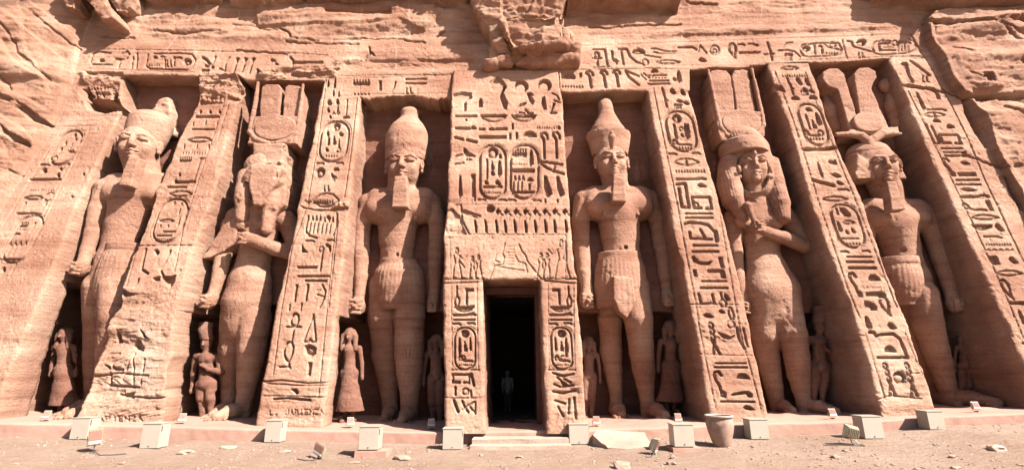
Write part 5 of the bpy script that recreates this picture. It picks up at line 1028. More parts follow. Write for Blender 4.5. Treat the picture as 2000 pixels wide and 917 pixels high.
# --- king of the white crown, left of the doorway
def carved(strokes, w=.022, dep=.03):
    q = [np.array([(lambda p: (p[0], p[2]))(V(a, b, 14.75)) for a, b in st]) for st in strokes]; al = np.concatenate(q); lo, hi = al.min(0)-.1, al.max(0)+.1
    def ex(x, y, z, n):
        d = np.zeros(len(x)); m = (x > lo[0]) & (x < hi[0]) & (z > lo[1]) & (z < hi[1]) & (n[:, 1] < -.2)
        if m.any(): d[m] = -dep*np.clip(1.6-np.min([segd(x[m], z[m], s_) for s_ in q], 0)/w, 0, 1)
        return d
    return ex
RU = [[(781, 700), (781, 681), (788, 683), (788, 690), (781, 691), (789, 700)], [(793, 682), (793, 698), (800, 699), (801, 683)]]
r3, y3 = king(dict(extra=carved(RU), feet=(775, 832), bb=(690, 872, 195, 845), face=(789, 362, 299, 34), lean=2, y=15.3,
    tor=[([(788, 340, .0, 30), (785, 375, .02, 27)], .08, 1.0), ([(742, 392, .05, 26), (828, 392, .05, 26)], .12, 1.0), ([(738, 412, 0, 27), (776, 415, -.0, 28), (822, 412, 0, 27)], .14, .85), ([(778, 425, -.0, 41), (776, 470, .03, 34), (776, 498, .03, 31), (776, 530, .05, 37), (777, 560, .05, 38)], .08, 1.15)],
    limbs=[[(720, 398, .05, 24), (707, 440, -.02, 19), (706, 490, -.08, 18), (704, 540, -.15, 15), (702, 575, -.2, 12), (699, 592, -.2, 15)],
           [(843, 398, .12, 24), (855, 440, .1, 20), (852, 490, .08, 19), (850, 540, .0, 16), (848, 575, -.05, 12), (846, 592, -.08, 14)],
           [(752, 560, .15, 31), (750, 620, .12, 31), (753, 672, .15, 26), (752, 690, .12, 26), (757, 720, .2, 24), (762, 780, .25, 16), (763, 815, .25, 16)],
           [(800, 560, -.05, 32), (800, 620, -.2, 30), (800, 672, -.35, 28), (799, 690, -.38, 28), (800, 722, -.3, 26), (800, 785, -.25, 17), (799, 815, -.22, 17)]],
    fists=[(698, 598, -.25, 20, 1), (846, 597, -.05, 15, -1)], feets=[(763, 822, .25, 15, .8, 0), (799, 824, -.2, 16, 1, 0)],
    det=[(776, 497, -.42, 3, 6, 4, .02, True), (748, 425, -.46, 4, 3, 4, .02, False), (812, 425, -.46, 4, 3, 4, .02, False)]),
    'colossal king in a rounded white crown, standing left of the doorway')
crown_rev('white_crown', r3, [(312, 790, 40), (296, 791, 41), (280, 792, 42), (262, 793, 41), (248, 794, 36), (238, 795, 29), (232, 796, 23), (226, 797, 18), (220, 798, 17.5), (213, 798, 18), (208, 799, 14), (205, 799, 7)], y3-.02, 3)
uraeus(r3, 788, 281, y3-.82, 9)
beard(r3, [(773, 347), (796, 347), (798, 372), (799, 408), (767, 408), (769, 372)], y3)
belt_kilt('kilt', r3, [(508, 739), (530, 727), (560, 727), (590, 732), (604, 738)], [(508, 812), (530, 826), (560, 828), (590, 823), (600, 817)], 0, 0, 3, y3-.05, .62)
# --- king of the double crown, right of the doorway
r4, y4 = king(dict(feet=(1235, 822), bb=(1108, 1318, 180, 835), face=(1197, 350, 294, 31), lean=-5, ls=.84, y=15.3,
    tor=[([(1196, 330, 0, 28), (1203, 368, .02, 24)], .08, 1.0), ([(1160, 388, .05, 25), (1250, 388, .05, 25)], .12, 1.0), ([(1164, 405, 0, 27), (1206, 408, -.0, 28), (1250, 405, 0, 27)], .14, .85), ([(1207, 422, .0, 43), (1211, 460, .03, 37), (1213, 488, .03, 34), (1215, 530, .05, 39), (1216, 560, .05, 40)], .08, 1.15)],
    limbs=[[(1142, 392, .12, 25), (1134, 430, .1, 20), (1135, 480, .08, 19), (1141, 530, 0, 16), (1146, 562, -.05, 13), (1146, 580, -.08, 16)],
           [(1268, 392, .12, 25), (1285, 430, .1, 20), (1292, 480, .08, 19), (1298, 530, 0, 16), (1302, 562, -.05, 12), (1303, 578, -.08, 14)],
           [(1192, 560, .15, 31), (1192, 620, .15, 29), (1193, 665, .2, 25), (1193, 685, .17, 26), (1197, 720, .25, 22), (1202, 770, .3, 15), (1203, 800, .3, 16)],
           [(1240, 560, -.05, 33), (1246, 620, -.3, 33), (1252, 672, -.4, 28), (1253, 690, -.42, 28), (1257, 722, -.34, 26), (1264, 780, -.3, 17), (1268, 812, -.26, 18)]],
    fists=[(1146, 587, -.05, 18, 1), (1303, 585, -.05, 16, -1)], feets=[(1203, 806, .3, 17, .8, 0), (1270, 815, -.25, 18, 1, .15)],
    det=[(1222, 483, -.44, 4, 7, 4, .02, True), (1180, 418, -.46, 4, 3, 4, .02, False), (1246, 418, -.46, 4, 3, 4, .02, False)]),
    'colossal king in a tall double crown, standing right of the doorway')
crown_rev('double_crown', r4, [(300, 1194, 34), (292, 1193, 36), (275, 1192, 40), (262, 1190, 43.5), (258, 1190, 43), (257.5, 1190, 35), (248, 1189, 33), (238, 1188, 27), (228, 1187, 21), (218, 1186, 16.5), (208, 1185, 14.5), (196, 1184, 13.5), (190, 1184, 11), (186, 1184, 5)], y4-.02, 4)
uraeus(r4, 1195, 272, y4-.84, 32)
beard(r4, [(1196, 342), (1218, 342), (1219, 370), (1221, 397), (1193, 397), (1195, 370)], y4)
belt_kilt('kilt', r4, [(494, 1172), (520, 1164), (555, 1162), (590, 1164), (600, 1170)], [(494, 1254), (520, 1264), (555, 1268), (585, 1264), (598, 1256)], 0, 0, 4, y4-.05, .64, [(1196, 540), (1232, 545), (1240, 590), (1222, 622), (1208, 612), (1196, 585)])
# --- first king on the left, mostly behind the eroded buttress
r1, y1 = king(dict(feet=(215, 815), bb=(130, 350, 180, 825), face=(268, 322, 258, 35), lean=6, yaw=.26, ls=.9, y=14.88,
    tor=[([(272, 300, .0, 32), (281, 342, .02, 28)], .08, 1.0), ([(232, 362, .05, 25), (312, 362, .05, 25)], .12, 1.0), ([(232, 380, 0, 26), (268, 385, -.0, 28), (305, 380, 0, 26)], .14, .85), ([(260, 396, -.0, 41), (246, 440, .03, 35), (238, 468, .03, 32), (228, 510, .05, 36), (216, 545, .05, 36)], .08, 1.15)],
    limbs=[[(207, 368, -.10, 23), (192, 410, -.15, 18), (181, 455, -.25, 16), (170, 490, -.35, 13), (162, 515, -.45, 12), (158, 522, -.45, 14)], [(325, 368, .12, 24), (322, 430, .1, 19), (308, 500, .08, 17)],
           [(200, 560, .1, 36), (196, 620, .15, 30), (190, 690, .2, 25), (182, 770, .3, 16), (178, 800, .3, 16)], [(232, 560, -.15, 38), (226, 620, -.3, 32), (216, 690, -.35, 27), (200, 780, -.3, 18), (196, 808, -.26, 18)]],
    fists=[(158, 524, -.42, 17, 1)], feets=[(178, 806, .3, 17, .8, 0), (196, 812, -.25, 18, 1, 0)], det=[(240, 410, -.42, 3, 4, 3, .02, True)]),
    'leftmost colossal king in a close cap, half hidden by the eroded buttress')
crown_rev('cap_crown', r1, [(284, 272, 33), (272, 276, 36), (256, 280, 39.5), (242, 284, 41), (230, 287, 40), (222, 289, 34), (217, 291, 22), (215, 292, 8)], y1, 1)
f = Fld(V(262, 262, 15.1)-[.3, .6, .3], V(345, 182, 15.1)+[.3, .75, .3], .028); f.prism(pz([(296, 232), (302, 208), (314, 196), (330, 190), (337, 214), (338, 262), (318, 262)], 15.4), 15.3, YB-.1, .03, .1); skin('crown_stump', f, r1, None, .09, 8)
beard(r1, [(260, 308), (280, 312), (268, 345), (262, 367), (239, 365), (246, 340)], y1)
belt_kilt('kilt', r1, [(478, 202), (500, 190), (540, 176), (575, 172), (585, 176)], [(478, 276), (500, 274), (540, 266), (575, 256), (585, 248)], 0, 0, 1, y1-.05, .6)
# --- king with plumes, far right
r6, y6 = king(dict(feet=(1860, 800), bb=(1640, 1890, 240, 812), face=(1725, 362, 300, 31), lean=-8, yaw=-.24, ls=.83, y=15.3,
    tor=[([(1718, 340, 0, 30), (1735, 385, .02, 25)], .08, 1.0), ([(1700, 412, .05, 25), (1785, 412, .05, 25)], .12, 1.0), ([(1708, 430, 0, 26), (1745, 432, -.0, 28), (1785, 430, 0, 26)], .14, .85), ([(1746, 446, -.0, 41), (1757, 480, .03, 34), (1762, 505, .03, 32), (1775, 545, .05, 36), (1782, 570, .05, 36)], .08, 1.15)],
    limbs=[[(1682, 415, .12, 24), (1690, 470, .1, 19)], [(1800, 416, -.05, 24), (1820, 455, -.1, 19), (1836, 500, -.15, 18), (1850, 545, -.25, 15), (1858, 575, -.3, 12), (1862, 590, -.3, 15)],
           [(1768, 580, .15, 34), (1782, 640, .2, 29), (1800, 700, .25, 24), (1822, 770, .3, 15), (1828, 792, .3, 15)], [(1797, 575, -.15, 36), (1810, 630, -.3, 32), (1826, 680, -.38, 27), (1834, 705, -.36, 26), (1848, 750, -.3, 20), (1856, 776, -.28, 17), (1860, 790, -.26, 17)]],
    fists=[(1863, 594, -.3, 17, -1)], feets=[(1828, 796, .3, 15, .8, 0), (1862, 794, -.26, 18, 1, .35)],
    det=[(1765, 487, -.42, 5, 7, 5, .02, True), (1747, 484, -.44, 3, 4, 3, .02, True), (1770, 440, -.46, 4, 3, 4, .02, False)]),
    'rightmost colossal king wearing a plumed crown with horns and a striped head cloth')
def nem(f):
    for pts in ([(1668, 300), (1664, 345), (1680, 390), (1700, 412), (1712, 380), (1700, 330)], [(1740, 300), (1758, 335), (1780, 385), (1784, 418), (1768, 420), (1752, 380)]): f.prism(pz(pts, y6-.25), y6-.42, y6+.2, .12, .08)
crown_rev('head_cloth', r6, [(345, 1713, 36), (330, 1708, 39), (310, 1705, 41), (296, 1702, 40), (286, 1700, 35), (280, 1698, 28), (277, 1698, 10)], y6+.08, 6, extra=nem)
beard(r6, [(1724, 357), (1744, 357), (1752, 384), (1762, 412), (1734, 414), (1730, 384)], y6)
belt_kilt('kilt', r6, [(505, 1722), (525, 1722), (555, 1730), (585, 1744), (595, 1752)], [(505, 1800), (525, 1808), (555, 1816), (580, 1814), (588, 1806)], 0, 0, 6, y6-.05, .6)
def plumed(root, y, plumes, disc_, horns, seed, base=None, th=(.05, .55)):
    allp = [p for pl in plumes for p in pl]+[(disc_[0]-disc_[2], disc_[1]-disc_[3]), (disc_[0]+disc_[2], disc_[1]+disc_[3])]+[h[:2] for hs in horns for h in hs]+(base or [])
    q = np.array([V(a, b, y) for a, b in allp]); lo, hi = q.min(0)-[.3, .75, .25], q.max(0)+[.3, 0, .25]; hi[1] = YB; lo[1] = y-.75
    f = Fld(lo, hi, .024)
    for pl in plumes: f.prism(pz(pl, y-th[1]+.1), y-.32, YB-.1, .02, .05)
    if base: f.prism(pz(base, y-.3), y-.42, YB-.1, .03, .05)
    skin('plumes', f, root, None, .012, seed)
    f = Fld(lo, hi, .022); c = V(disc_[0], disc_[1], y-.42); s = m_(disc_[0], disc_[1], y); A, B = V(disc_[0], disc_[1]-disc_[3], y-.4), V(disc_[0], disc_[1]+disc_[3], y-.4)
    f.prism([(c[0]+disc_[2]*s*math.cos(t), (A[2]+B[2])/2+(A[2]-B[2])/2*math.sin(t)) for t in np.linspace(0, 2*math.pi, 30)[:-1]], y-.46, YB-.1, .02, .05); skin('sun_disc', f, root, None, .008, seed+1)
    f = Fld(lo, hi, .022)
    for hs in horns: f.path([J(a, b, y-.36, r) for a, b, r in hs], .04)
    skin('horns', f, root, None, .008, seed+2)
plumed(r6, y6+.1, [[(1668, 262), (1650, 200), (1641, 170), (1622, 164), (1611, 150), (1612, 136), (1624, 129), (1642, 129), (1655, 140), (1662, 165), (1676, 210), (1688, 258)],
                   [(1690, 258), (1684, 215), (1676, 165), (1673, 140), (1684, 128), (1702, 126), (1716, 134), (1719, 146), (1712, 158), (1708, 168), (1722, 200), (1740, 240), (1752, 262)]],
       (1696, 239, 29, 20), [[(1632, 263, 4), (1660, 262, 6), (1682, 266, 8), (1692, 274, 9), (1697, 284, 9)], [(1697, 284, 9), (1706, 272, 9), (1722, 262, 8), (1742, 260, 6), (1758, 261, 3)]], 6, [(1655, 255), (1750, 250), (1752, 264), (1655, 266)])
for x, yy, k in ((1734, 168, 1), (1610, 174, 1)):
    f = Fld(V(x-34, yy+118, 15.3)-[.3, .5, .2], V(x+60, yy-25, 15.3)+[.3, .55, .3], .026)
    if x > 1700: f.ell(V(1735, 167, 15.62), (.34, .2, .31), .03); f.path([J(1740, 190, 15.62, 9), J(1742, 205, 15.62, 13), J(1752, 240, 15.62, 14), J(1762, 262, 15.62, 9)], .05); f.ell(V(1768, 275, 15.6), (.26, .2, .22), .03); f.path([J(1770, 290, 15.62, 8), J(1776, 310, 15.62, 12), J(1782, 328, 15.62, 9)], .04)
    else: f.ell(V(1610, 175, 15.6), (.30, .2, .28), .03); f.path([J(1614, 195, 15.62, 8), J(1618, 215, 15.62, 15), J(1630, 250, 15.62, 12)], .05)
    skin('crowned_cobra', f, r6, None, .012, x)

# --- queen with the plumed crown, arm across the chest
def queen(cfg, lab):
    cx, cy = cfg['feet']; root = empty('colossal_statue', (float(V(cx, cy, 14.9)[0]), 14.9, zled0(float(V(cx, cy, 14.9)[0]))), lab, 'statue', KG)
    b0, b1 = bounds(*cfg['bb']); y = cfg.get('y', 15.2); fc = cfg['face']; f = Fld(b0, b1, .034, fz(fc[0], fc[3]*1.35, fc[2]-6, fc[1]+8), .017)
    for pts, k, sy in cfg['tor']: f.path([J(a, b, y+dy, r) for a, b, dy, r in pts], k, sy)
    for i, part in enumerate(cfg['limbs']): f.path([J(a, b, y+dy+(.3*float(sst(640, 740, b)) if i > 1 else 0), r*(.9, .9, .87, .87)[i]) for a, b, dy, r in part], .04)
    for (a, b, dy, r, m) in cfg.get('fists', []): fist(f, a, b, y+dy, r, m)
    for (a, b, dy, w, fl, tn) in cfg.get('feets', []): foot(f, a, b, y+dy+.36, w*.92, fl, tn)
    for (a, b, dy, rx, ry, rz, k, sub) in cfg.get('det', []): s = m_(a, b, y); f.ell(V(a, b, y+dy), (rx*s, ry*s, rz*s), k, sub)
    if not cfg.get('noface'): face(f, fc[0], fc[1], fc[2], fc[3], y-.28, lean=cfg.get('lean', 0), yaw=cfg.get('yaw', 0))
    skin('body', f, root, None, .012, cx*.013, cfg.get('extra')); return root, y
r5, y5 = queen(dict(feet=(1560, 815), bb=(1400, 1600, 285, 832), face=(1472, 360, 300, 30), lean=-6, yaw=-.18,
    tor=[([(1470, 340, 0, 26), (1474, 385, 0, 21), (1478, 410, .02, 24)], .07, 1.0), ([(1445, 415, .08, 22), (1520, 415, .08, 24)], .12, 1.0), ([(1482, 430, .0, 37), (1487, 470, .05, 34), (1490, 500, .05, 32), (1497, 530, .02, 40), (1506, 568, -.0, 53), (1510, 600, 0.05, 50)], .08, 1.4)],
    limbs=[[(1432, 425, .1, 20), (1433, 470, .08, 17), (1438, 520, .05, 15), (1446, 565, 0, 12), (1450, 592, -.05, 11)], [(1534, 425, .1, 22), (1556, 455, .02, 18), (1574, 474, -.08, 16), (1570, 480, -.15, 16), (1530, 464, -.42, 14), (1496, 452, -.62, 11), (1484, 448, -.68, 10)],
           [(1490, 590, .0, 36), (1492, 650, .1, 31), (1500, 700, .18, 25), (1510, 750, .25, 20), (1520, 800, .28, 15)], [(1530, 590, -.05, 36), (1546, 650, -.2, 31), (1556, 695, -.28, 27), (1560, 730, -.22, 24), (1570, 785, -.18, 16), (1574, 805, -.16, 16)]],
    fists=[(1477, 442, -.72, 14, -1), (1451, 600, -.05, 14, 1)], feets=[(1520, 806, .28, 14, .8, 0), (1575, 812, -.16, 15, 1, .25)],
    det=[(1450, 432, -.36, 15, 12, 14, .1, False), (1512, 434, -.34, 16, 12, 15, .1, False), (1506, 500, -.46, 4, 6, 4, .03, True)]),
    'colossal queen with intact face and heavy wig, arm bent across her chest')
f = Fld(V(1398, 445, 15.1)-[.2, 1.1, .1], V(1540, 268, 15.1)+[.4, .75, .4], .026)
f.path([J(1448, 285, y5-.02, 38), J(1456, 300, y5+.1, 42), J(1462, 330, y5+.2, 45), J(1466, 365, y5+.2, 44)], .06)
f.path([J(1424, 320, y5, 20), J(1424, 360, y5-.1, 22), J(1432, 390, y5-.25, 20), J(1446, 412, y5-.42, 14), J(1452, 424, y5-.48, 11)], .05, .8); f.path([J(1505, 320, y5, 15), J(1512, 360, y5-.1, 18), J(1522, 400, y5-.3, 18), J(1526, 425, y5-.42, 15)], .05, .8)
cfc = V(1474, 330, y5-.62); f.ell(cfc, (.52, .80, .72), .02, True); f.ell(V(1476, 385, y5-.75), (.30, .55, .6), .03, True)
skin('wig', f, r5, None, .012, 5, lambda X, Y, Z, n: .004*np.sin(X*90))
crown_rev('diadem', r5, [(303, 1459, 42), (290, 1454, 42), (279, 1450, 39), (276, 1449, 36)], y5-.02, 5, .9)
uraeus(r5, 1474, 302, y5-.86, 16)
for e in (1441, 1503): 
    f = Fld(V(e, 340, y5-.3)-.35, V(e, 330, y5-.3)+.35, .02); f.ell(V(e, 331, y5-.42), (.09, .14, .17), .02); f.ell(V(e, 345, y5-.45), (.12, .10, .10), .02); skin('ear', f, r5, None, .004, 2)
f = Fld(V(1440, 445, y5-.9)-[.2, .3, .2], V(1490, 390, y5-.6)+[.2, .3, .2], .02); f.path([J(1478, 440, y5-.85, 5), J(1465, 415, y5-.80, 6), J(1460, 402, y5-.78, 9)], .04); skin('flail', f, r5, None, .006, 2)
plumed(r5, y5+.1, [[(1396, 232), (1390, 180), (1386, 145), (1392, 133), (1406, 131), (1422, 133), (1430, 142), (1436, 175), (1441, 230)], [(1444, 230), (1438, 180), (1432, 145), (1438, 133), (1452, 130), (1464, 134), (1468, 148), (1476, 190), (1484, 235)]],
       (1448, 240, 37, 26), [[(1383, 138, 3), (1392, 180, 4), (1402, 228, 4.5), (1408, 250, 5), (1420, 265, 5.5), (1440, 272, 6)], [(1468, 136, 3), (1478, 180, 4), (1488, 225, 4.5), (1490, 245, 5), (1480, 262, 5.5), (1456, 271, 6)]], 5, [(1394, 220), (1488, 220), (1492, 268), (1480, 276), (1406, 278), (1400, 262)])
# --- damaged queen on the left
r2, y2 = queen(dict(feet=(450, 822), bb=(390, 600, 300, 838), face=(512, 400, 330, 28), noface=True, y=15.05,
    tor=[([(518, 330, 0, 36), (512, 380, 0, 38), (508, 410, .02, 34)], .07, 1.0), ([(465, 428, .08, 23), (555, 430, .08, 22)], .12, 1.0), ([(508, 440, .0, 37), (503, 480, .05, 34), (496, 510, .05, 31), (488, 550, .02, 40), (482, 590, -.0, 46), (477, 630, 0.05, 42)], .08, 1.35)],
    limbs=[[(452, 440, -.1, 20), (440, 480, -.2, 18), (430, 525, -.3, 15), (421, 560, -.4, 12), (415, 580, -.45, 12)], [(566, 440, .1, 22), (574, 470, .02, 18), (568, 492, -.08, 17), (540, 486, -.35, 15), (505, 472, -.58, 14), (480, 466, -.66, 15)],
           [(460, 620, .05, 32), (452, 680, .12, 27), (450, 740, .22, 20), (446, 800, .28, 15)], [(498, 620, -.05, 35), (492, 680, -.18, 31), (486, 730, -.22, 25), (476, 790, -.18, 17), (472, 812, -.16, 17)]],
    fists=[(478, 466, -.66, 14, 1), (408, 588, -.45, 16, 1)], feets=[(446, 812, .28, 15, .8, 0), (472, 818, -.16, 17, 1, -.15)],
    det=[(472, 440, -.38, 15, 13, 12, .06, False), (520, 440, -.40, 16, 13, 12, .06, False), (492, 515, -.44, 4, 6, 4, .03, True), (500, 350, -.55, 22, 20, 30, .08, False), (486, 378, -.6, 10, 16, 26, .05, True)],
    extra=lambda X, Y, Z, n: .06*fbm(X, Y, Z, 1.6, 4)*sst(zV(425, 500)-.2, zV(400, 500), Z)),
    'colossal queen with a weathered, faceless head and a horned disc crown, left side')
f = Fld(V(452, 470, 15.1)-[.2, 1.2, .1], V(560, 285, 15.1)+[.6, .75, .4], .026)
f.prism(pz([(501, 284), (559, 284), (557, 326), (496, 326)], y2-.3), y2-.50, YB-.1, .03, .06); f.prism(pz([(494, 320), (556, 320), (563, 348), (561, 402), (545, 418), (468, 418), (464, 385), (474, 345)], y2-.3), y2-.50, YB-.1, .05, .12); f.prism(pz([(492, 324), (548, 324), (550, 352), (532, 376), (512, 404), (498, 404), (490, 372)], y2-.7), y2-.86, y2, .05, .08)
f.path([J(480, 345, y2-.45, 15), J(476, 390, y2-.5, 16), J(472, 425, y2-.5, 12)], .04); f.path([J(536, 362, y2-.4, 16), J(530, 400, y2-.55, 15), J(521, 448, y2-.62, 11)], .04)
skin('wig', f, r2, None, .035, 2)
f = Fld(V(395, 520, 15.0)-[.3, .5, .2], V(470, 425, 15.0)+[.4, .7, .3], .026); f.prism(pz([(462, 425), (440, 440), (418, 470), (397, 506), (412, 504), (446, 488), (466, 470)], 14.6), 14.5, 15.2, .03, .06); skin('garment_edge', f, r2, None, .02, 3)
plumed(r2, y2+.1, [[(503, 240), (503, 200), (507, 166), (514, 160), (540, 160), (546, 168), (543, 200), (540, 240)], [(546, 240), (549, 200), (553, 166), (560, 161), (582, 163), (586, 172), (582, 205), (577, 242)]],
       (538, 250, 40, 25), [[(504, 162, 3), (500, 195, 4), (493, 232, 4.5), (488, 258, 5), (500, 272, 6), (524, 281, 7)], [(592, 166, 3), (588, 205, 4), (583, 240, 4.5), (578, 262, 5), (566, 274, 6), (544, 281, 7)]], 2, [(500, 230), (588, 230), (582, 284), (486, 284)])

# ------------------------------------------------------------------ small figures standing beside the colossi
M_NS = sandstone('shaded_relief_stone', (.125, .058, .040), (.175, .087, .062), (.23, .127, .093), .8, .7, False)  # darker copy of the statue stone, recess shade mixed into its colour
def smallfig(cx, top, bot, y, style, lab, lean=0):
    A, B = V(cx, bot, y), V(cx+lean, top, y); H = B[2]-A[2]; dx = (B[0]-A[0]); root = empty('small_statue', tuple(A), lab, 'statue', 'small royal figures beside the colossi')
    def p(a, b, c): return (A[0]+dx*c+a*H, y+b*H, A[2]+c*H)
    head_top = .86 if 'crown' in style else 1.0; hz = head_top-.075
    f = Fld((A[0]-.32*H, y-.5, A[2]-.06), (A[0]+.32*H, y+.6, A[2]+H*1.04), .022)
    f.ell(p(0, 0, hz), (.052*H, .06*H, .075*H), .02); f.cap(p(0, 0, hz-.05), p(0, .01, hz-.12), .032*H, .036*H, .03)
    f.cap(p(0, -.055, hz), p(0, -.07, hz-.02), .012*H, .016*H, .01)
    for s in (-1, 1): f.ell(p(s*.022, -.058, hz+.012), (.013*H, .01*H, .007*H), .006, True)
    sz = hz-.135; f.cap(p(-.085, .01, sz), p(.085, .01, sz), .04*H, .04*H, .05); f.path([(p(0, 0, sz-.03), .075*H), (p(0, .01, sz-.15), .062*H), (p(0, 0, sz-.26), .08*H)], .06)
    f.path([(p(-.115, .01, sz), .033*H), (p(-.14, .01, sz-.16), .026*H), (p(-.145, 0, sz-.31), .02*H)], .03)
    if 'bent' in style: f.path([(p(.115, .01, sz), .033*H), (p(.15, 0, sz-.15), .027*H), (p(.06, -.07, sz-.12), .022*H), (p(.0, -.085, sz-.08), .022*H)], .03)
    else: f.path([(p(.115, .01, sz), .033*H), (p(.14, .01, sz-.16), .026*H), (p(.145, 0, sz-.31), .02*H)], .03)
    for s in (-1, 1): f.path([(p(s*.045, .0, sz-.27), .062*H), (p(s*.045, -.01, .25), .045*H), (p(s*.042, .01, .2), .042*H), (p(s*.04, .015, .04), .026*H)], .03); f.cap(p(s*.045, .01, .025), p(s*.05, -.11, .015), .028*H, .022*H, .02)
    for s in (-1, 1): f.ell(p(s*.145, -.005, sz-.33), (.022*H, .025*H, .03*H), .02) if not ('bent' in style and s > 0) else None
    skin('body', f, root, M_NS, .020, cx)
    f = Fld((A[0]-.3*H, y-.5, A[2]-.06), (A[0]+.3*H, y+.6, A[2]+H*1.06), .022)
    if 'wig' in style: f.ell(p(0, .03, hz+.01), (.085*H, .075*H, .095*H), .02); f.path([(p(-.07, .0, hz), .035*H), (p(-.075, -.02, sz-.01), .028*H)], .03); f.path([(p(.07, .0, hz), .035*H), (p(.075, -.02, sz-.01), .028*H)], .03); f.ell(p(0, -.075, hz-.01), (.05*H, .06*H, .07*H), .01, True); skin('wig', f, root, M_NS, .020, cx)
    elif 'crown' in style: f.rev(0, y, [(A[2]+H*(hz+.03), .062*H, A[0]+dx*hz), (A[2]+H*(hz+.13), .075*H, A[0]+dx), (A[2]+H*.995, .07*H, A[0]+dx)], .01); skin('headdress', f, root, M_NS, .020, cx)
    if 'skirt' in style:
        f = Fld((A[0]-.3*H, y-.5, A[2]-.06), (A[0]+.3*H, y+.6, A[2]+H*.7), .022); f.rev(0, y, [(A[2]+.12*H, .165*H, A[0]), (A[2]+.3*H, .12*H, A[0]+dx*.3), (A[2]+.55*H, .085*H, A[0]+dx*.5)], .02, 1.1)
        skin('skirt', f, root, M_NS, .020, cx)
smallfig(403, 628, 830, 15.15, 'crown bent', 'slim small figure with a tall headdress, standing beside the faceless queen')
smallfig(682, 643, 824, 14.6, 'wig skirt', 'small figure in a flared skirt with a sunlit head, left of the white-crowned king')
smallfig(852, 655, 832, 15.5, 'wig', 'shadowed small figure between the white-crowned king and the door jamb')
smallfig(124, 642, 812, 15.2, 'wig skirt', 'dark small figure in a flared skirt, beside the leftmost king')
smallfig(1150, 660, 818, 15.75, 'wig', 'shadowed small figure between the doorway and the double-crowned king')
smallfig(1310, 630, 805, 15.2, 'wig skirt', 'shadowed small figure to the right of the double-crowned king')
smallfig(1600, 596, 793, 15.1, 'crown bent', 'small figure with a rounded headdress, right of the plumed queen', 0)
smallfig(1884, 650, 786, 15.2, 'wig', 'small figure lost in the shade to the right of the plumed king', 0)

# ------------------------------------------------------------------ visitors inside the doorway
def person(cx, ty, y, shirt, hat, lab, face_away=True):
    z0 = .36; B = V(cx, ty, y); H = B[2]-z0; x0 = B[0]; root = empty('person', (x0, y, z0), lab, 'person')
    def p(a, b, c): return (x0+a*H, y+b*H, z0+c*H)
    g = -1 if face_away else 1
    f = Fld((x0-.3*H, y-.3, z0-.03), (x0+.3*H, y+.3, z0+H*1.03), .012)
    f.ell(p(0, 0, .935), (.042*H, .052*H, .062*H), .01); f.cap(p(0, 0, .89), p(0, .005, .83), .03*H, .034*H, .02); f.cap(p(0, -.05*g, .93), p(0, -.06*g, .92), .006*H, .009*H, .01)
    for s in (-1, 1): f.ell(p(s*.044, 0, .935), (.007*H, .014*H, .02*H), .005); f.ell(p(s*.017, -.049*g, .945), (.008*H, .006*H, .005*H), .003, True)
    f.cap(p(-.02, -.047*g, .905), p(.02, -.047*g, .905), .004*H, .004*H, .003)
    f.path([(p(-.085, 0, .80), .03*H), (p(.085, 0, .80), .03*H)], .03); f.path([(p(0, 0, .76), .08*H), (p(0, 0, .64), .066*H), (p(0, 0, .53), .078*H)], .05)
    for s in (-1, 1):
        f.path([(p(s*.11, 0, .80), .028*H), (p(s*.135, .01, .64), .022*H), (p(s*.125, -.05*g, .50), .016*H)], .02); f.ell(p(s*.123, -.06*g, .475), (.012*H, .018*H, .026*H), .01)
        for k in range(4): f.cap(p(s*.123, -.075*g+.012*k*g, .46), p(s*.12, -.078*g+.012*k*g, .425+.004*k), .0055*H, .0045*H, .004)
        f.cap(p(s*.118, -.08*g, .475), p(s*.11, -.088*g, .45), .006*H, .005*H, .004)
        f.path([(p(s*.045, 0, .52), .06*H), (p(s*.05, 0, .28), .038*H), (p(s*.052, .01, .06), .024*H)], .02); f.cap(p(s*.052, .01, .025), p(s*.056, -.07*g, .018), .024*H, .018*H, .01)
    P_, Q_ = f.mesh(); mesh_obj('body', P_, Q_, M_SKIN, root)
    f = Fld((x0-.3*H, y-.3, z0+.4*H), (x0+.3*H, y+.3, z0+H*.9), .012)
    f.path([(p(-.085, 0, .795), .037*H), (p(.085, 0, .795), .037*H)], .03); f.path([(p(0, 0, .76), .09*H), (p(0, 0, .62), .08*H), (p(0, 0, .50), .092*H)], .05)
    for s in (-1, 1): f.path([(p(s*.11, 0, .80), .036*H), (p(s*.137, .01, .64), .03*H), (p(s*.13, -.03*g, .57), .026*H)], .02)
    P_, Q_ = f.mesh(); P_ = P_+.006*np.stack([fbm(*P_.T, 9, 3)]*3, 1); mesh_obj('shirt', P_, Q_, shirt, root)
    f = Fld((x0-.2*H, y-.3, z0), (x0+.2*H, y+.3, z0+H*.56), .012)
    f.cap(p(-.03, 0, .50), p(.03, 0, .50), .078*H, .078*H, .02)
    for s in (-1, 1): f.path([(p(s*.045, 0, .50), .066*H), (p(s*.05, 0, .28), .048*H), (p(s*.052, .01, .06), .036*H)], .02)
    P_, Q_ = f.mesh(); mesh_obj('trousers', P_, Q_, M_TRO, root)
    if hat:
        f = Fld((x0-.12*H, y-.22, z0+.9*H), (x0+.12*H, y+.22, z0+H*1.05), .01); f.ell(p(0, 0, .975), (.052*H, .06*H, .042*H), .01); f.ell(p(0, 0, .955), (.09*H, .10*H, .012*H), .01); P_, Q_ = f.mesh(); mesh_obj('hat', P_, Q_, M_WHT, root)
        bm = bmesh.new(); tube(bm, [p(-.07, .085, .82), p(0, .105, .68), p(.08, .08, .52)], .012); bm_obj('bag_strap', bm, M_STR, root)
    return root
person(991, 724, 18.6, M_WHT, True, 'person in a white sun hat and white shirt inside the dark doorway')
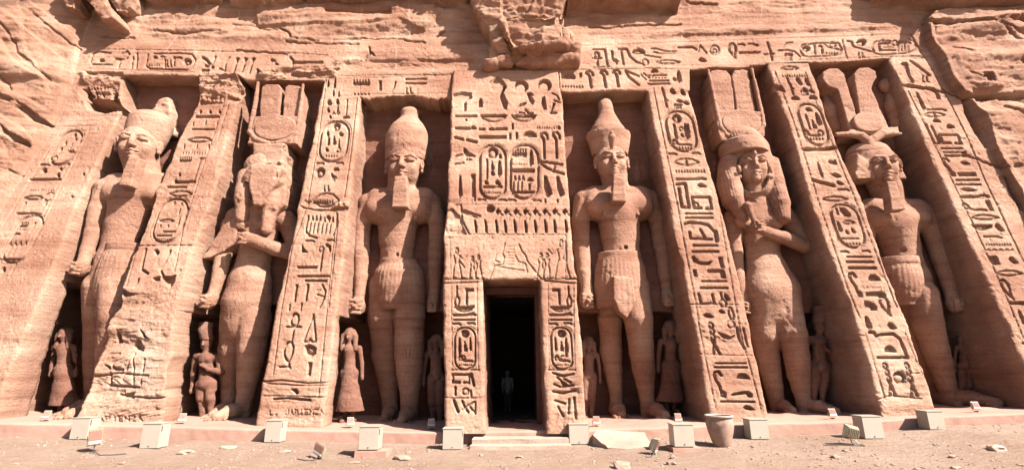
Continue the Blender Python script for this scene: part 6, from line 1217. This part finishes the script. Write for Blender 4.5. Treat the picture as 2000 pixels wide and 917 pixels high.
person(957, 742, 20.5, M_GRY, False, 'dim person in grey clothing further inside, left of the white-hatted person')
# ------------------------------------------------------------------ overhanging crag above the doorway, loose blocks on the upper left
def crag(name, polys, lab, res=.05, amp=.10, cuts=(), fine=3.0, mat=None):
    pts = np.array([onF(float(a), float(b), 0) for pl, y0, y1 in polys for a, b in pl]); lo = pts.min(0)-[.5, 2.2, .4]; hi = pts.max(0)+[.5, .5, .4]
    f = Fld(lo, hi, res)
    for pl, o0, o1 in polys:
        q = [onF(float(a), float(b), o1) for a, b in pl]; yc = np.mean([p[1] for p in q]); f.prism([(p[0], p[2]) for p in q], yc, yc+(o1-o0)+.6, .06, .06)
    for (a, b, off, rx, ry, rz) in cuts: c = onF(float(a), float(b), off); f.ell(c, (rx, ry, rz), .05, True)
    P, Q = f.mesh(); base = onF(float(polys[0][0][0][0]), float(polys[0][0][0][1]))
    o = mesh_obj(name, P, Q, mat or M_CL, None, smooth=False, attrs=None); me = o.data; n = np.empty(len(P)*3, 'f4'); me.vertices.foreach_get('normal', n); n = n.reshape(-1, 3); x, y, z = P.T
    st = fbm(x*.4, y*.4, z*1.8, 1.2, 3)*4; st = (np.floor(st)+sst(.7, 1, st-np.floor(st)))/4
    cell = fbm(x, y, z, 1.1, 5, .6); d = amp*(.7*cell+.5*st+.5*np.abs(fbm(x+z*.5, y, z-x*.3, 1.7, 3)))+.012*fbm(x, y, z, fine*3, 3)+.02*fbm(x, y, z, 4, 3)
    for (ux, uy, uz, fq, am) in ((-.22, .15, .96, 1.7, 1.5), (.92, .3, .15, .8, 1.1), (-.6, .5, .6, 1.1, .7), (.1, .4, .9, 4.1, .4)):
        t = (x*ux+y*uy+z*uz)*fq+.28*fbm(x, y, z, .6, 2)+.05*fbm(x, y, z, 2.5, 2); fr_ = t-np.floor(t); d = d+amp*am*((fr_-.5)*sst(0, .06, fr_)+.5*np.sin(np.floor(t)*4.7))
    P2 = P+n*d[:, None]; me.vertices.foreach_set('co', P2.astype('f4').ravel()); me.update()
    return tag(o, lab, 'rock')
crag('rock_outcrop', [([(916, -60), (1090, -70), (1100, 20), (1104, 50), (1118, 80), (1050, 92), (972, 96), (958, 60), (936, 30)], 0, .75), ([(955, 70), (1112, 70), (1128, 100), (1130, 116), (1040, 124), (975, 120), (950, 128), (956, 100)], 0, .38),
                      ([(905, -200), (1080, -200), (1090, 0), (1060, 18), (960, 24), (925, 6)], 0, 1.15), ([(975, 40), (1085, 30), (1108, 84), (1000, 90)], 0, .88)],
     'large rugged rock outcrop overhanging above the doorway panel', .045, .10, [(990, 106, .75, .8, .3, .12)])
crag('rock_block', [([(150, -20), (170, 4), (196, 34), (234, 48), (222, 30), (205, 6), (190, -30)], 0, .8)], 'wedge-shaped block with a dark underside at upper left', .045, .05)
crag('rock_block', [([(112, -20), (120, 4), (134, 20), (150, 25), (158, 18), (156, -4), (150, -30)], 0, .7)], 'rounded block left of the wedge-shaped one at the top edge', .045, .06)
crag('rock_block', [([(200, -25), (222, 20), (232, 26), (246, 14), (262, 8), (258, -30)], 0, .55)], 'small jagged block right of the wedge-shaped one at the top edge', .045, .08)
